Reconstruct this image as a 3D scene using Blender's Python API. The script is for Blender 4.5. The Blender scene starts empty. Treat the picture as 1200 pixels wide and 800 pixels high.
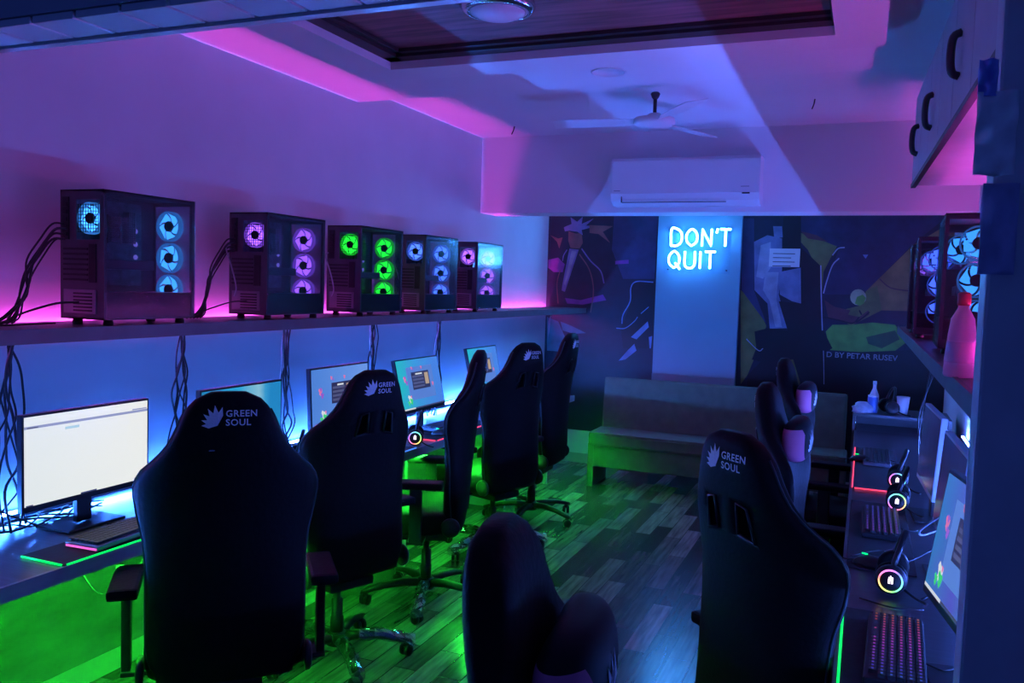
import bpy, bmesh, math, random
from math import sin, cos, pi, radians as R
from mathutils import Vector, Matrix
random.seed(7)
SC = bpy.context.scene
COL = SC.collection

# ------------------------------------------------------------------ camera
F = 994.0; H = 1.645
def _basis():
    c = (600, 400); vp = (1015, 348); roll = 0.0316
    Y = Vector((vp[0]-c[0], vp[1]-c[1], F)).normalized()
    n = Y.cross(Vector((vp[0]+1000-c[0], vp[1]+1000*roll-c[1], F))).normalized()
    if n.y > 0: n = -n
    return (Y.cross(n), Y, n)
BX, BY, BZ = _basis()
def ray(px, py):
    d = Vector((px-600, py-400, F)); return Vector((BX.dot(d), BY.dot(d), BZ.dot(d)))
def ony(px, py, y):
    r = ray(px, py); t = y/r.y; return Vector((r.x*t, y, r.z*t+H))
def onx(px, py, x):
    r = ray(px, py); t = x/r.x; return Vector((x, r.y*t, r.z*t+H))
def onz(px, py, z):
    r = ray(px, py); t = (z-H)/r.z; return Vector((r.x*t, r.y*t, z))
cam = bpy.data.cameras.new('camera'); cam.sensor_width = 36; cam.lens = F/1200*36; cam.clip_start = 0.05
co = bpy.data.objects.new('camera', cam); COL.objects.link(co)
right = Vector((BX.x, BY.x, BZ.x)); up = -Vector((BX.y, BY.y, BZ.y)); back = -Vector((BX.z, BY.z, BZ.z))
co.matrix_world = Matrix(((right.x, up.x, back.x, 0), (right.y, up.y, back.y, 0), (right.z, up.z, back.z, H), (0, 0, 0, 1)))
SC.camera = co

# ------------------------------------------------------------------ materials
MATS = {}
def mat(name, col, rough=.5, metal=0., emit=None, es=0., var=.0, scale=8., bump=0., spec=.5, alpha=None, aniso=None):
    if name in MATS: return MATS[name]
    m = bpy.data.materials.new(name); m.use_nodes = True; nt = m.node_tree; N = nt.nodes; L = nt.links
    b = N['Principled BSDF']
    b.inputs['Base Color'].default_value = (*col, 1); b.inputs['Roughness'].default_value = rough
    b.inputs['Metallic'].default_value = metal; b.inputs['Specular IOR Level'].default_value = spec
    if emit: b.inputs['Emission Color'].default_value = (*emit, 1); b.inputs['Emission Strength'].default_value = es
    if var or bump:
        tc = N.new('ShaderNodeTexCoord'); no = N.new('ShaderNodeTexNoise'); no.inputs['Scale'].default_value = scale
        no.inputs['Detail'].default_value = 5
        if aniso:
            mp = N.new('ShaderNodeMapping'); mp.inputs['Scale'].default_value = aniso
            L.new(tc.outputs['Object'], mp.inputs[0]); L.new(mp.outputs[0], no.inputs[0])
        else: L.new(tc.outputs['Object'], no.inputs[0])
        if var:
            cr = N.new('ShaderNodeValToRGB')
            cr.color_ramp.elements[0].position = .3; cr.color_ramp.elements[1].position = .7
            cr.color_ramp.elements[0].color = (*[max(0, c*(1-var)) for c in col], 1)
            cr.color_ramp.elements[1].color = (*[min(1, c*(1+var)) for c in col], 1)
            L.new(no.outputs['Fac'], cr.inputs[0]); L.new(cr.outputs[0], b.inputs['Base Color'])
        if bump:
            bp = N.new('ShaderNodeBump'); bp.inputs['Strength'].default_value = bump; bp.inputs['Distance'].default_value = .01
            L.new(no.outputs['Fac'], bp.inputs['Height']); L.new(bp.outputs[0], b.inputs['Normal'])
    MATS[name] = m; return m
def glow(name, col, s):
    return mat(name, (.02, .02, .02), .5, emit=col, es=s)
def glass(name, tint, refl=.12, rough=.03):
    if name in MATS: return MATS[name]
    m = bpy.data.materials.new(name); m.use_nodes = True; N = m.node_tree.nodes; L = m.node_tree.links
    N.clear(); o = N.new('ShaderNodeOutputMaterial'); mx = N.new('ShaderNodeMixShader'); t = N.new('ShaderNodeBsdfTransparent')
    g = N.new('ShaderNodeBsdfGlossy'); fr = N.new('ShaderNodeLayerWeight'); fr.inputs[0].default_value = .5
    pw = N.new('ShaderNodeMath'); pw.operation = 'POWER'; pw.inputs[1].default_value = 4.; ma = N.new('ShaderNodeMath'); ma.operation = 'MULTIPLY_ADD'; ma.inputs[1].default_value = .3; ma.inputs[2].default_value = refl*.3
    L.new(fr.outputs['Facing'], pw.inputs[0]); L.new(pw.outputs[0], ma.inputs[0])
    g.inputs['Roughness'].default_value = max(rough, .14); t.inputs[0].default_value = (*tint, 1)
    L.new(ma.outputs[0], mx.inputs[0]); L.new(t.outputs[0], mx.inputs[1]); L.new(g.outputs[0], mx.inputs[2]); L.new(mx.outputs[0], o.inputs[0])
    MATS[name] = m; return m
def colattr(name, s):
    if name in MATS: return MATS[name]
    m = bpy.data.materials.new(name); m.use_nodes = True; N = m.node_tree.nodes; L = m.node_tree.links
    b = N['Principled BSDF']; a = N.new('ShaderNodeAttribute'); a.attribute_name = 'Col'
    b.inputs['Base Color'].default_value = (.02, .02, .02, 1)
    L.new(a.outputs['Color'], b.inputs['Emission Color']); b.inputs['Emission Strength'].default_value = s
    MATS[name] = m; return m

wallm = mat('wall_paint', (.72, .72, .74), .75, var=.05, scale=2.2, bump=.12)
ceilm = mat('ceiling_paint', (.78, .78, .8), .7, var=.03, scale=1.5, bump=.05)
whitep = mat('white_plastic', (.75, .75, .76), .35, var=.02, scale=5)
blackp = mat('black_plastic', (.012, .012, .014), .42, var=.3, scale=20, spec=.35)
blackl = mat('black_leatherette', (.005, .005, .006), .6, var=.3, scale=60, bump=.15, spec=.12)
blackm = mat('black_metal', (.02, .02, .024), .4, .6, var=.2, scale=12)
greym = mat('grey_metal', (.2, .2, .23), .38, .7, var=.15, scale=12)
casem = mat('case_steel', (.075, .07, .085), .45, .3, var=.15, scale=14)
chrome = mat('chrome', (.6, .6, .62), .18, 1., var=.05)
laminate_shade = mat('dark_laminate_shade', (.045, .045, .055), .32, var=.25, scale=6, aniso=(1, 12, 1))  # same laminate, with the dimmer light on the right put into its colour
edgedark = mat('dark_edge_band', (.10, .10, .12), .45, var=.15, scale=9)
laminate_lit = mat('dark_laminate_lit', (.11, .12, .13), .32, var=.25, scale=6, aniso=(1, 12, 1))  # lighter copy, with the brighter light on the left put into its colour
edgeband_lit = mat('edge_band_lit', (.3, .32, .34), .45, var=.15, scale=9)  # paler copy, light and haze on the left desk edge put into its colour
cablem = mat('cable_rubber', (.018, .018, .022), .5, var=.2, scale=30)
cablew = mat('cable_grey', (.4, .42, .46), .45, var=.1, scale=30)
logow = mat('logo_thread', (.92, .93, .95), .6, emit=None, var=.1, scale=200)
pinkm = mat('pink_leatherette', (.75, .18, .34), .55, var=.15, scale=40, bump=.2)
tealp = mat('teal_piping', (.02, .045, .05), .5, var=.2, scale=30)
keym = mat('keycap_plastic', (.03, .03, .035), .45, var=.2, scale=90)
padm = mat('desk_pad_cloth', (.012, .012, .016), .8, var=.3, scale=50, bump=.1)
sofam = mat('sofa_fabric', (.09, .15, .10), .85, var=.12, scale=14, bump=.25)
brownw = mat('tray_wood', (.20, .07, .08), .45, var=.55, scale=3.5, aniso=(1, 9, 1), bump=.1)
moldm = mat('tray_moulding', (.03, .018, .02), .5, var=.3, scale=10)
cabm = mat('cabinet_laminate', (.5, .44, .5), .4, var=.08, scale=4)
capd = mat('dark_handle', (.03, .02, .03), .4, var=.2, scale=10)
paperm = mat('paper', (.7, .7, .68), .7, var=.04, scale=9)

# ------------------------------------------------------------------ mesh builder
class MB:
    def __init__(s): s.bm = bmesh.new(); s.mats = []; s.cols = {}
    def mi(s, m):
        if m is None: return 0
        if m not in s.mats: s.mats.append(m)
        return s.mats.index(m)
    def poly(s, pts, m=None, col=None):
        vs = [s.bm.verts.new(p) for p in pts]
        f = s.bm.faces.new(vs); f.material_index = s.mi(m)
        if col is not None: s.cols[f] = col
        return f
    def box(s, a, b, m=None, M=None, bev=0., col=None):
        x0, y0, z0 = a; x1, y1, z1 = b
        x0, x1 = sorted((x0, x1)); y0, y1 = sorted((y0, y1)); z0, z1 = sorted((z0, z1))
        P = [(x0, y0, z0), (x1, y0, z0), (x1, y1, z0), (x0, y1, z0), (x0, y0, z1), (x1, y0, z1), (x1, y1, z1), (x0, y1, z1)]
        vs = [s.bm.verts.new(M @ Vector(p) if M else p) for p in P]
        fs = [s.bm.faces.new([vs[i] for i in q]) for q in ((3, 2, 1, 0), (4, 5, 6, 7), (0, 1, 5, 4), (1, 2, 6, 5), (2, 3, 7, 6), (3, 0, 4, 7))]
        k = s.mi(m)
        for f in fs:
            f.material_index = k
            if col is not None: s.cols[f] = col
        if bev > 0:
            bmesh.ops.bevel(s.bm, geom=list({e for f in fs for e in f.edges}), offset=bev, segments=2, affect='EDGES', profile=.6, material=-1)
        return s
    def prism(s, pts, vec, m=None):
        vec = Vector(vec); k = s.mi(m); n = len(pts)
        a = [s.bm.verts.new(p) for p in pts]; b = [s.bm.verts.new(Vector(p)+vec) for p in pts]
        fs = [s.bm.faces.new(a[::-1]), s.bm.faces.new(b)]
        for i in range(n): fs.append(s.bm.faces.new((a[i], a[(i+1) % n], b[(i+1) % n], b[i])))
        for f in fs: f.material_index = k
        return s
    def rings(s, rs, m=None, cap=True, closed=False):
        k = s.mi(m); V = [[s.bm.verts.new(p) for p in r] for r in rs]; n = len(V[0])
        q = len(V)
        for i in range(q if closed else q-1):
            for j in range(n):
                f = s.bm.faces.new((V[i][j], V[i][(j+1) % n], V[(i+1) % q][(j+1) % n], V[(i+1) % q][j])); f.material_index = k; f.smooth = True
        if cap and not closed:
            for r in (V[0][::-1], V[-1]):
                f = s.bm.faces.new(r); f.material_index = k
        return s
    def tube(s, pts, r, m=None, seg=6, cap=True):
        pts = [Vector(p) for p in pts]; n = len(pts)
        rr = r if isinstance(r, (list, tuple)) else [r]*n
        out = []; prev = None
        for i, p in enumerate(pts):
            t = (pts[min(i+1, n-1)]-pts[max(i-1, 0)])
            if t.length < 1e-9: t = Vector((0, 0, 1))
            t.normalize()
            if prev is None: u = t.orthogonal().normalized()
            else:
                u = prev - t*prev.dot(t)
                u = u.normalized() if u.length > 1e-6 else t.orthogonal().normalized()
            prev = u; w = t.cross(u)
            out.append([p+(u*cos(a)+w*sin(a))*rr[i] for a in (2*pi*j/seg for j in range(seg))])
        return s.rings(out, m, cap)
    def lathe(s, prof, m=None, seg=20, M=None, cap=True):
        out = []
        for r, z in prof:
            ring = [Vector((r*cos(2*pi*j/seg), r*sin(2*pi*j/seg), z)) for j in range(seg)]
            out.append([M @ p if M else p for p in ring])
        return s.rings(out, m, cap)
    def build(s, name, m=None, parent=None, smooth=False, loc=None, rot=None, flat_angle=None):
        bmesh.ops.recalc_face_normals(s.bm, faces=s.bm.faces)
        if s.cols:
            cl = s.bm.loops.layers.float_color.new('Col')
            for f in s.bm.faces:
                c = s.cols.get(f, (0, 0, 0))
                for l in f.loops: l[cl] = (*c, 1)
        me = bpy.data.meshes.new(name)
        s.bm.to_mesh(me); s.bm.free()
        if not s.mats: s.mats = [m]
        for q in s.mats: me.materials.append(q if q is not None else m)
        if smooth:
            for p in me.polygons: p.use_smooth = True
        o = bpy.data.objects.new(name, me); COL.objects.link(o)
        if parent is not None: o.parent = parent
        if loc is not None: o.location = loc
        if rot is not None: o.rotation_euler = rot
        return o
def tag(o, label, cat, group=None, kind=None):
    o['label'] = label; o['category'] = cat
    if group: o['group'] = group
    if kind: o['kind'] = kind
    return o
def root(name, loc, rz, label, cat, group=None, rx=0, ry=0):
    o = bpy.data.objects.new(name, None); COL.objects.link(o); o.empty_display_size = .1
    o.location = loc; o.rotation_euler = (rx, ry, rz); return tag(o, label, cat, group)
def struct(name, mb, m):
    o = mb.build(name, m); o['kind'] = 'structure'; return o
def spline(pts, k=6):
    pts = [Vector(p) for p in pts]; P = [pts[0]*2-pts[1]]+pts+[pts[-1]*2-pts[-2]]; out = []
    for i in range(1, len(P)-2):
        for j in range(k):
            t = j/k; a, b, c, d = P[i-1:i+3]
            out.append(.5*((2*b)+(c-a)*t+(2*a-5*b+4*c-d)*t*t+(3*b-a-3*c+d)*t**3))
    out.append(pts[-1]); return out
def copy_tree(o, parent=None):
    c = o.copy(); COL.objects.link(c); c.parent = parent
    for ch in [x for x in ALLCH(o)]: copy_tree(ch, c)
    return c
def ALLCH(o): return list(o.children)
def text_polys(txt, size, spacing=1.0):
    """mesh triangles/polygons of a text, in its own xy plane"""
    cu = bpy.data.curves.new('lettering', 'FONT'); cu.body = txt; cu.size = size; cu.space_character = spacing; cu.resolution_u = 3; cu.offset = size*.018
    ob = bpy.data.objects.new('lettering', cu); COL.objects.link(ob)
    dg = bpy.context.evaluated_depsgraph_get(); me = ob.evaluated_get(dg).to_mesh()
    vs = [v.co.copy() for v in me.vertices]; fs = [list(p.vertices) for p in me.polygons]
    ob.evaluated_get(dg).to_mesh_clear(); COL.objects.unlink(ob); bpy.data.objects.remove(ob); bpy.data.curves.remove(cu)
    w = max([v.x for v in vs]) if vs else 0
    return vs, fs, w

# ------------------------------------------------------------------ dimensions
XW, XS, YS = -2.81, -2.81, 4.3       # left wall, depth where the lowered ceiling slab ends
XR = .62; YB = 7.6; ZC = 2.69; ZU = 2.78; YH = 6.05; ZH = 2.204; YF = 1.47
ZT = 1.46                             # shelf top
# ------------------------------------------------------------------ room shell
def floor_mat():
    m = bpy.data.materials.new('wood_plank_floor'); m.use_nodes = True; N = m.node_tree.nodes; L = m.node_tree.links
    b = N['Principled BSDF']; tc = N.new('ShaderNodeTexCoord'); mp = N.new('ShaderNodeMapping'); mp.inputs['Rotation'].default_value = (0, 0, R(90))
    br = N.new('ShaderNodeTexBrick'); br.inputs['Scale'].default_value = 1.; br.inputs['Brick Width'].default_value = .62; br.inputs['Row Height'].default_value = .105
    br.inputs['Mortar Size'].default_value = .0025; br.offset = .37; br.inputs['Color1'].default_value = (.0, .0, .0, 1); br.inputs['Color2'].default_value = (1, 1, 1, 1)
    br.inputs['Mortar'].default_value = (.0, .0, .0, 1); br.inputs['Bias'].default_value = 0
    cr = N.new('ShaderNodeValToRGB'); e = cr.color_ramp.elements; e[0].color = (.045, .038, .035, 1); e[1].color = (.33, .29, .27, 1)
    x = cr.color_ramp.elements.new(.5); x.color = (.14, .12, .11, 1)
    no = N.new('ShaderNodeTexNoise'); no.inputs['Scale'].default_value = 3.; no.inputs['Detail'].default_value = 8
    m2 = N.new('ShaderNodeMapping'); m2.inputs['Scale'].default_value = (14, 1.2, 1)
    L.new(tc.outputs['Object'], mp.inputs[0]); L.new(mp.outputs[0], br.inputs[0]); L.new(br.outputs['Color'], cr.inputs[0])
    L.new(tc.outputs['Object'], m2.inputs[0]); L.new(m2.outputs[0], no.inputs[0])
    mx = N.new('ShaderNodeMix'); mx.data_type = 'RGBA'; mx.blend_type = 'MULTIPLY'; mx.inputs[0].default_value = .8
    c2 = N.new('ShaderNodeValToRGB'); c2.color_ramp.elements[0].position = .3; c2.color_ramp.elements[0].color = (.35, .35, .35, 1); c2.color_ramp.elements[1].position = .7; c2.color_ramp.elements[1].color = (1.3, 1.3, 1.3, 1)
    L.new(no.outputs['Fac'], c2.inputs[0]); L.new(cr.outputs[0], mx.inputs[6]); L.new(c2.outputs[0], mx.inputs[7]); L.new(mx.outputs[2], b.inputs['Base Color'])
    b.inputs['Roughness'].default_value = .24
    bp = N.new('ShaderNodeBump'); bp.inputs['Strength'].default_value = .25; bp.inputs['Distance'].default_value = .003
    L.new(br.outputs['Fac'], bp.inputs['Height']); bp.invert = True; L.new(bp.outputs[0], b.inputs['Normal'])
    return m
struct('floor', MB().box((XW-.15, -.9, -.08), (1.3, YB+.15, 0)), floor_mat())
mb = MB().box((XW-.15, YF-.14, 0), (XW, YB, ZU+.05))
struct('wall_left', mb, wallm)
struct('wall_right', MB().box((XR, YF, 0), (XR+.12, YB, ZU+.05)), wallm)
struct('wall_back', MB().box((XW-.15, YB, 0), (XR+.12, YB+.15, ZU+.05)), wallm)
# ceiling with the rectangular tray opening
tx0, tx1, ty1, ty0 = -2.08, -.16, 3.45, 2.0
mb = MB()
mb.prism([(XW-.15, YF-.14, ZC), (XW-.15, YS, ZC), (XW-.15, YS, ZU), (XW-.15, YB+.15, ZU), (XW-.15, YB+.15, ZU+.12), (XW-.15, YF-.14, ZU+.12)], (XR+.27-XW, 0, 0))
struct('ceiling', mb, ceilm)
mb = MB()
fx0, fx1, fy1, fy0 = -2.30, .02, 3.65, 1.8
mb.box((fx0, ty1, 2.62), (fx1, fy1, ZC)).box((fx0, fy0, 2.62), (fx1, ty0, ZC)).box((fx0, ty0, 2.62), (tx0, ty1, ZC)).box((tx1, ty0, 2.62), (fx1, ty1, ZC))
struct('trim_1', mb, ceilm)
mb = MB().box((tx0, ty0, 2.684), (tx1, ty1, ZC-.0005))
struct('trim_2', mb, brownw)
mb = MB()
for a, b in (((tx0, ty1-.07, 2.655), (tx1, ty1, 2.6835)), ((tx0, ty0, 2.655), (tx0+.07, ty1, 2.6835)), ((tx1-.012, ty0, 2.655), (tx1, ty1, 2.6835)),
             ((tx0, ty1-.10, 2.668), (tx1, ty1-.07, 2.6835)), ((tx0+.07, ty0, 2.668), (tx0+.10, ty1, 2.6835))):
    mb.box(a, b)
struct('trim_3', mb, moldm)
# header beam across the room carrying the air conditioner
struct('trim_4', MB().box((XS, YH, ZH), (XR, YH+.3, ZU)), ceilm)
# pilaster with the neon sign
pl = ony(770, 300, YB-.06).x; pr = ony(868, 300, YB-.06).x
mb = MB().box((pl, YB-.06, 0), (pr, YB, ZU))
mb.box((pl-.0, YB-.075, .84), (pr, YB-.06, .90))
struct('trim_5', mb, mat('pilaster_paint', (.20, .38, .42), .6, var=.05, scale=2))
struct('trim_8', MB().box((XW, 1.5, .09), (XW+.008, 6.8, .70)), mat('added_dark_panel', (.13, .145, .14), .7, var=.35, scale=3.2, bump=.5, aniso=(1, 1, 2.2)))  # wrinkled dark panel, added to hold down the green-lit wall under the desk
# entrance: header above the opening, jamb on the right
struct('wall_front', MB().box((XW, YF-.14, 0), (-2.3, YF, ZC)).box((.34, YF-.02, 0), (XR+.12, YF+.1, ZC)), wallm)
mb = MB().box((-2.3, YF-.14, 2.2), (.34, YF, ZC))
struct('trim_6', mb, mat('header_paint', (.35, .36, .42), .45, var=.06))
pvc = mat('pvc_panel', (.62, .62, .66), .22, var=.04, scale=3)
mb = MB(); x = -2.36
while x < .3:
    mb.box((x, YF-.135, 2.182), (x+.122, YF-.022, 2.199), bev=.003); x += .13
mb.box((-2.3, YF-.02, 2.176), (.34, YF+.004, 2.215))
struct('trim_7', mb, pvc)
mb = MB()
mb.box((.172, YF+.05, 0), (.30, YF+.13, 2.2), bev=.006)
mb.box((.30, YF-.0, 0), (.40, YF+.06, 2.2), bev=.006)
struct('door_1', mb, mat('door_frame_paint', (.6, .62, .66), .4, var=.08))
struct('baseboard_left', MB().box((XW, YF, 0), (XW+.012, YS, .09)).box((XW, YS, 0), (XW+.012, YB, .09)), mat('baseboard_paint', (.4, .4, .4), .5, var=.08))
struct('baseboard_back', MB().box((XS, YB-.012, 0), (pl, YB, .09)).box((pr, YB-.012, 0), (XR, YB, .09)), mat('baseboard_paint', (.4, .4, .4)))

# ------------------------------------------------------------------ shelves and desks
r = root('wall_shelf', (XW, 1.5, ZT), 0, 'long dark wall shelf on the left carrying the five tower computers', 'shelf')
MB().box((.0195, .02, -.038), (XW*-1-2.42, 6.09, 0), bev=.002).build('board', laminate_lit, r)
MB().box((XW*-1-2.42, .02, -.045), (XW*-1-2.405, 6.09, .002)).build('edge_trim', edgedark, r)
r = root('long_desk', (XW, 1.5, .75), 0, 'long continuous dark desk against the left wall under the shelf', 'desk')
MB().box((.001, .02, -.03), (.60, 5.2, 0), bev=.003).build('desktop', laminate_lit, r)
MB().box((.60, .02, -.045), (.612, 5.2, .002)).build('edge_trim', edgeband_lit, r)
for y in (.06, 1.32, 2.72, 4.2, 5.1):
    MB().box((.14, y, -.75), (.42, y+.03, -.031)).build('leg', edgeband_lit, r)
MB().box((.32, .38, -.075), (.5, .62, -.031), bev=.006).build('cable_tray', blackp, r)
# right side
xd = -.025
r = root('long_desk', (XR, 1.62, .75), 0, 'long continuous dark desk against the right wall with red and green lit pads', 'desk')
MB().box((xd-XR+.012, .0, -.03), (-.001, 4.5, 0), bev=.003).build('desktop', laminate_shade, r)
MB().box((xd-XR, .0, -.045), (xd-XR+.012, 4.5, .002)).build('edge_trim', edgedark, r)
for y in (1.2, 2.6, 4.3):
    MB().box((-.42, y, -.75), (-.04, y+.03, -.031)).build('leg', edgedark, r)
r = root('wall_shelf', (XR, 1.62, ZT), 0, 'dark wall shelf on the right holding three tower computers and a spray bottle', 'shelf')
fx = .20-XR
MB().box((fx+.012, .0, -.038), (-.001, 4.5, 0), bev=.002).build('board', laminate_shade, r)
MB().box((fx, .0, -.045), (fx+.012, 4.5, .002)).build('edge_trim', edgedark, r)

# ------------------------------------------------------------------ overhead cabinet
r = root('overhead_cabinet', (.19, 5.0, 2.24), R(1.45), 'pale overhead cabinet with tall doors and dark handles above the right shelf', 'cabinet')
# local: front is -x, runs towards -y
MB().box((.019, -3.45, .018), (.33, 0, .46)).build('body', cabm, r)
MB().box((.02, -3.45, 0.0), (.34, 0, .018)).build('bottom_panel', mat('cabinet_bottom', (.7, .66, .7), .35, var=.04), r)
MB().box((-.004, -3.45, -.012), (.02, 0, .008), bev=.002).build('edge_trim', blackm, r)
ys = [0, -.42, -.84, -1.26, -1.72, -2.19, -2.63, -3.07, -3.45]
seam = mat('door_gap', (.03, .02, .03), .6)
for k in range(len(ys)-1):
    ya, yb = ys[k], ys[k+1]
    d = MB().box((0, yb+.0055, .012), (.018, ya-.0055, .455), bev=.002).build('door', cabm, r)
    if k not in (0, 1, 2, 4): continue
    hy = {0: -.30, 1: -.46, 2: -1.0, 4: -1.9}[k]
    if k == 1: continue
    MB().tube(spline([(-.001, hy, .12), (-.024, hy, .135), (-.030, hy, .19), (-.024, hy, .245), (-.001, hy, .26)], 4), .013, None, 8).build('handle', capd, d)

# ------------------------------------------------------------------ LED strips
def strip(a, b, nrm, w, m, label, name='led_strip'):
    a, b, n = Vector(a), Vector(b), Vector(nrm).normalized(); t = (b-a).normalized(); s = t.cross(n)*w/2
    r = root(name, a, 0, label, 'light strip')
    mb = MB(); z = Vector((0, 0, 0)); d = b-a
    mb.prism([z-s, z+s, z+s-n*.003, z-s-n*.003], d); mb.build('tape', whitep, r)
    mb = MB(); mb.prism([z-s*.7+n*.0002, z+s*.7+n*.0002, z+s*.7+n*.003, z-s*.7+n*.003], d); mb.build('lit_diodes', m, r)
    return r
PINK = glow('pink_led', (.9, .06, .74), 320.)
BLUE = glow('blue_led', (.035, .18, 1.), 800.)
GREEN = glow('green_led', (.02, 1., .04), 930.)
PINKR = glow('pink_led_right', (.9, .07, .8), 170.)
CYANR = glow('cyan_led', (.07, .17, 1.), 760.)
strip((XW+.0105, 1.55, ZT-.038), (XW+.0105, 7.55, ZT-.038), (0, 0, 1), .0072, PINK, 'pink light strip in the gap between left shelf and wall')
strip((XW+.02, 1.55, .775), (XW+.02, 6.6, .775), (1.9, 0, 1), .014, BLUE, 'blue light strip behind the monitors along the left desk')
strip((-2.222, 1.6, .717), (-2.222, 6.3, .717), (.6, 0, -1), .012, GREEN, 'green light strip under the left desk')
strip((XR-.02, 1.9, ZT+.012), (XR-.02, 6.0, ZT+.012), (-.35, 0, 1), .012, PINKR, 'pink light strip along the back of the right shelf')
strip((XR-.02, 1.7, .80), (XR-.02, 5.9, .80), (-.6, 0, 1), .012, CYANR, 'blue light strip behind the monitors along the right desk')

# ------------------------------------------------------------------ tower computers
def tri_arc(r0, r1, a0, a1, n=5):
    return [(r1*cos(a0+(a1-a0)*i/n), r1*sin(a0+(a1-a0)*i/n)) for i in range(n+1)] + [(r0*cos(a1-(a1-a0)*i/n), r0*sin(a1-(a1-a0)*i/n)) for i in range(n+1)]
def fan(parent, c, r, gm, fm, axis='y', name='fan', rot=0.):
    """computer fan centred at c: lit blades as the part, frame ring and hub as its pieces"""
    c = Vector(c)
    mb = MB(); nb = 5
    for k in range(nb):
        a = 2*pi*k/nb+rot
        pts = []
        for i in range(6):
            t = i/5; rr = r*.38+(r*.9-r*.38)*t; pts.append((rr*cos(a+t*.55), rr*sin(a+t*.55)))
        for i in range(6):
            t = 1-i/5; rr = r*.38+(r*.9-r*.38)*t; pts.append((rr*cos(a+t*.55+.95+.10*t), rr*sin(a+t*.55+.95+.10*t)))
        mb.prism([(p[0], -.002, p[1]) for p in pts], (0, .004, 0))
    f = mb.build(name, gm, parent, loc=c)
    mb = MB()
    n = 24
    rings = []
    for (rr, y) in ((r*.93, -.012), (r*1.02, -.012), (r*1.02, .012), (r*.93, .012)):
        rings.append([Vector((rr*cos(2*pi*j/n), y, rr*sin(2*pi*j/n))) for j in range(n)])
    mb.rings(rings, closed=True); mb.build('fan_frame', fm, f)
    mb = MB(); mb.rings([[Vector((rr*cos(2*pi*j/16), y, rr*sin(2*pi*j/16))) for j in range(16)] for rr, y in ((r*.34, .011), (r*.36, .009), (r*.36, -.009), (r*.32, -.012))])
    mb.build('hub', blackp, f)
    return f
def tower(loc, rz, hue, hs, label, group, cable=True):
    """rear faces local -y, glass side faces local +x; origin at bottom centre"""
    t = root('tower_computer', loc, rz, label, 'computer', group)
    W, D, HH = .105, .215, .475; z0 = .02
    gm = glow('fan_glow_%s' % hs, hue, 1.8)
    gm2 = glow('fan_glow_strong_%s' % hs, hue, 3.2)
    mb = MB()
    mb.box((-W, -D, z0), (-W+.004, D, HH)); mb.box((-W, -D, HH-.006), (W, D, HH)); mb.box((-W, -D, z0), (W, D, z0+.006)); mb.box((-W, D-.006, z0), (-W+.012, D, HH)); mb.box((-W, D-.006, z0), (W, D, z0+.03)); mb.box((-W, D-.006, HH-.02), (W, D, HH))
    mb.box((W-.012, -D, z0), (W, -D+.012, HH)); mb.box((W-.012, D-.014, z0), (W, D, HH)); mb.box((W-.01, -D, HH-.014), (W, D, HH))
    mb.build('case_shell', casem, t)
    # rear panel
    mb = MB(); mb.box((-W, -D, z0), (W-.012, -D+.003, .30)); mb.box((-W, -D, .44), (W-.012, -D+.003, HH)); mb.box((-W, -D, .30), (-.028, -D+.003, .44)); mb.box((W-.02, -D, .30), (W-.012, -D+.003, .44))
    mb.build('rear_panel', casem, t)
    mb = MB(); mb.box((-W+.012, -D-.004, .30), (-W+.045, -D-.0005, .45)); 
    for k in range(5): mb.box((-W+.017, -D-.008, .312+k*.026), (-W+.038, -D-.004, .325+k*.026), blackp)
    mb.mats.insert(0, greym) if False else None
    mb.build('port_plate', greym, t)
    mb = MB()
    mb.box((.035, -D-.003, .15), (.070, -D-.0005, .285), blackp)
    for k in range(7): mb.box((-W+.016, -D-.004, .155+k*.018), (.03, -D-.0005, .163+k*.018), bev=.001)
    mb.build('slot_covers', greym, t)
    mb = MB(); mb.box((-W+.02, -D-.005, .04), (W-.035, -D-.0005, .125), bev=.002); mb.build('power_supply_back', greym, t)
    mb = MB()
    for k in range(6): mb.box((-W+.07, -D-.0075, .048+k*.012), (W-.05, -D-.0055, .054+k*.012))
    mb.build('power_grille', blackp, t)
    fr = fan(t, (.030, -D+.014, .375), .055, gm2, glow('fan_ring_%s' % hs, hue, .6), name='rear_fan', rot=.4)
    mb = MB()
    for k in range(-4, 5):
        mb.box((.03+k*.012-.001, -D-.001, .375-.05), (.03+k*.012+.001, -D+.0005, .375+.05)); mb.box((.03-.05, -D-.001, .375+k*.012-.001), (.03+.05, -D+.0005, .375+k*.012+.001))
    mb.build('fan_grille', blackm, t)
    # inside
    mb = MB(); mb.box((-W+.012, -D+.01, .14), (-W+.016, D-.08, HH-.02)); mb.build('motherboard', mat('board_green_black', (.10, .13, .16), .5, var=.4, scale=40), t)
    mb = MB(); mb.box((-W+.017, -D+.03, .20), (.055, .06, .235), bev=.004); mb.build('graphics_card', mat('gpu_shroud', (.12, .12, .14), .3, .5, var=.2), t)
    mb = MB()
    for k in range(12): mb.box((-W+.02, -.05-.055, .30+k*.008), (.02, -.05+.055, .302+k*.008))
    mb.tube([(-.03, -.08, .295), (-.03, -.08, .40)], .003); mb.tube([(-.03, -.02, .295), (-.03, -.02, .40)], .003)
    mb.build('cooler', chrome, t)
    mb = MB()
    for k in range(4): mb.box((-W+.017, .045+k*.009, .30), (-W+.05, .049+k*.009, .42))
    mb.build('memory_sticks', greym, t)
    mb = MB(); mb.box((-W+.004, -D+.006, z0+.006), (W-.004, D-.014, .118), bev=.003); mb.build('power_supply_shroud', blackm, t)
    for k, z in enumerate((.128, .252, .376)):
        fan(t, (.0, D-.022, z), .058, gm2, glow('fan_ring_%s' % hs, hue, .9), name='front_fan', rot=k*.7)
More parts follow.
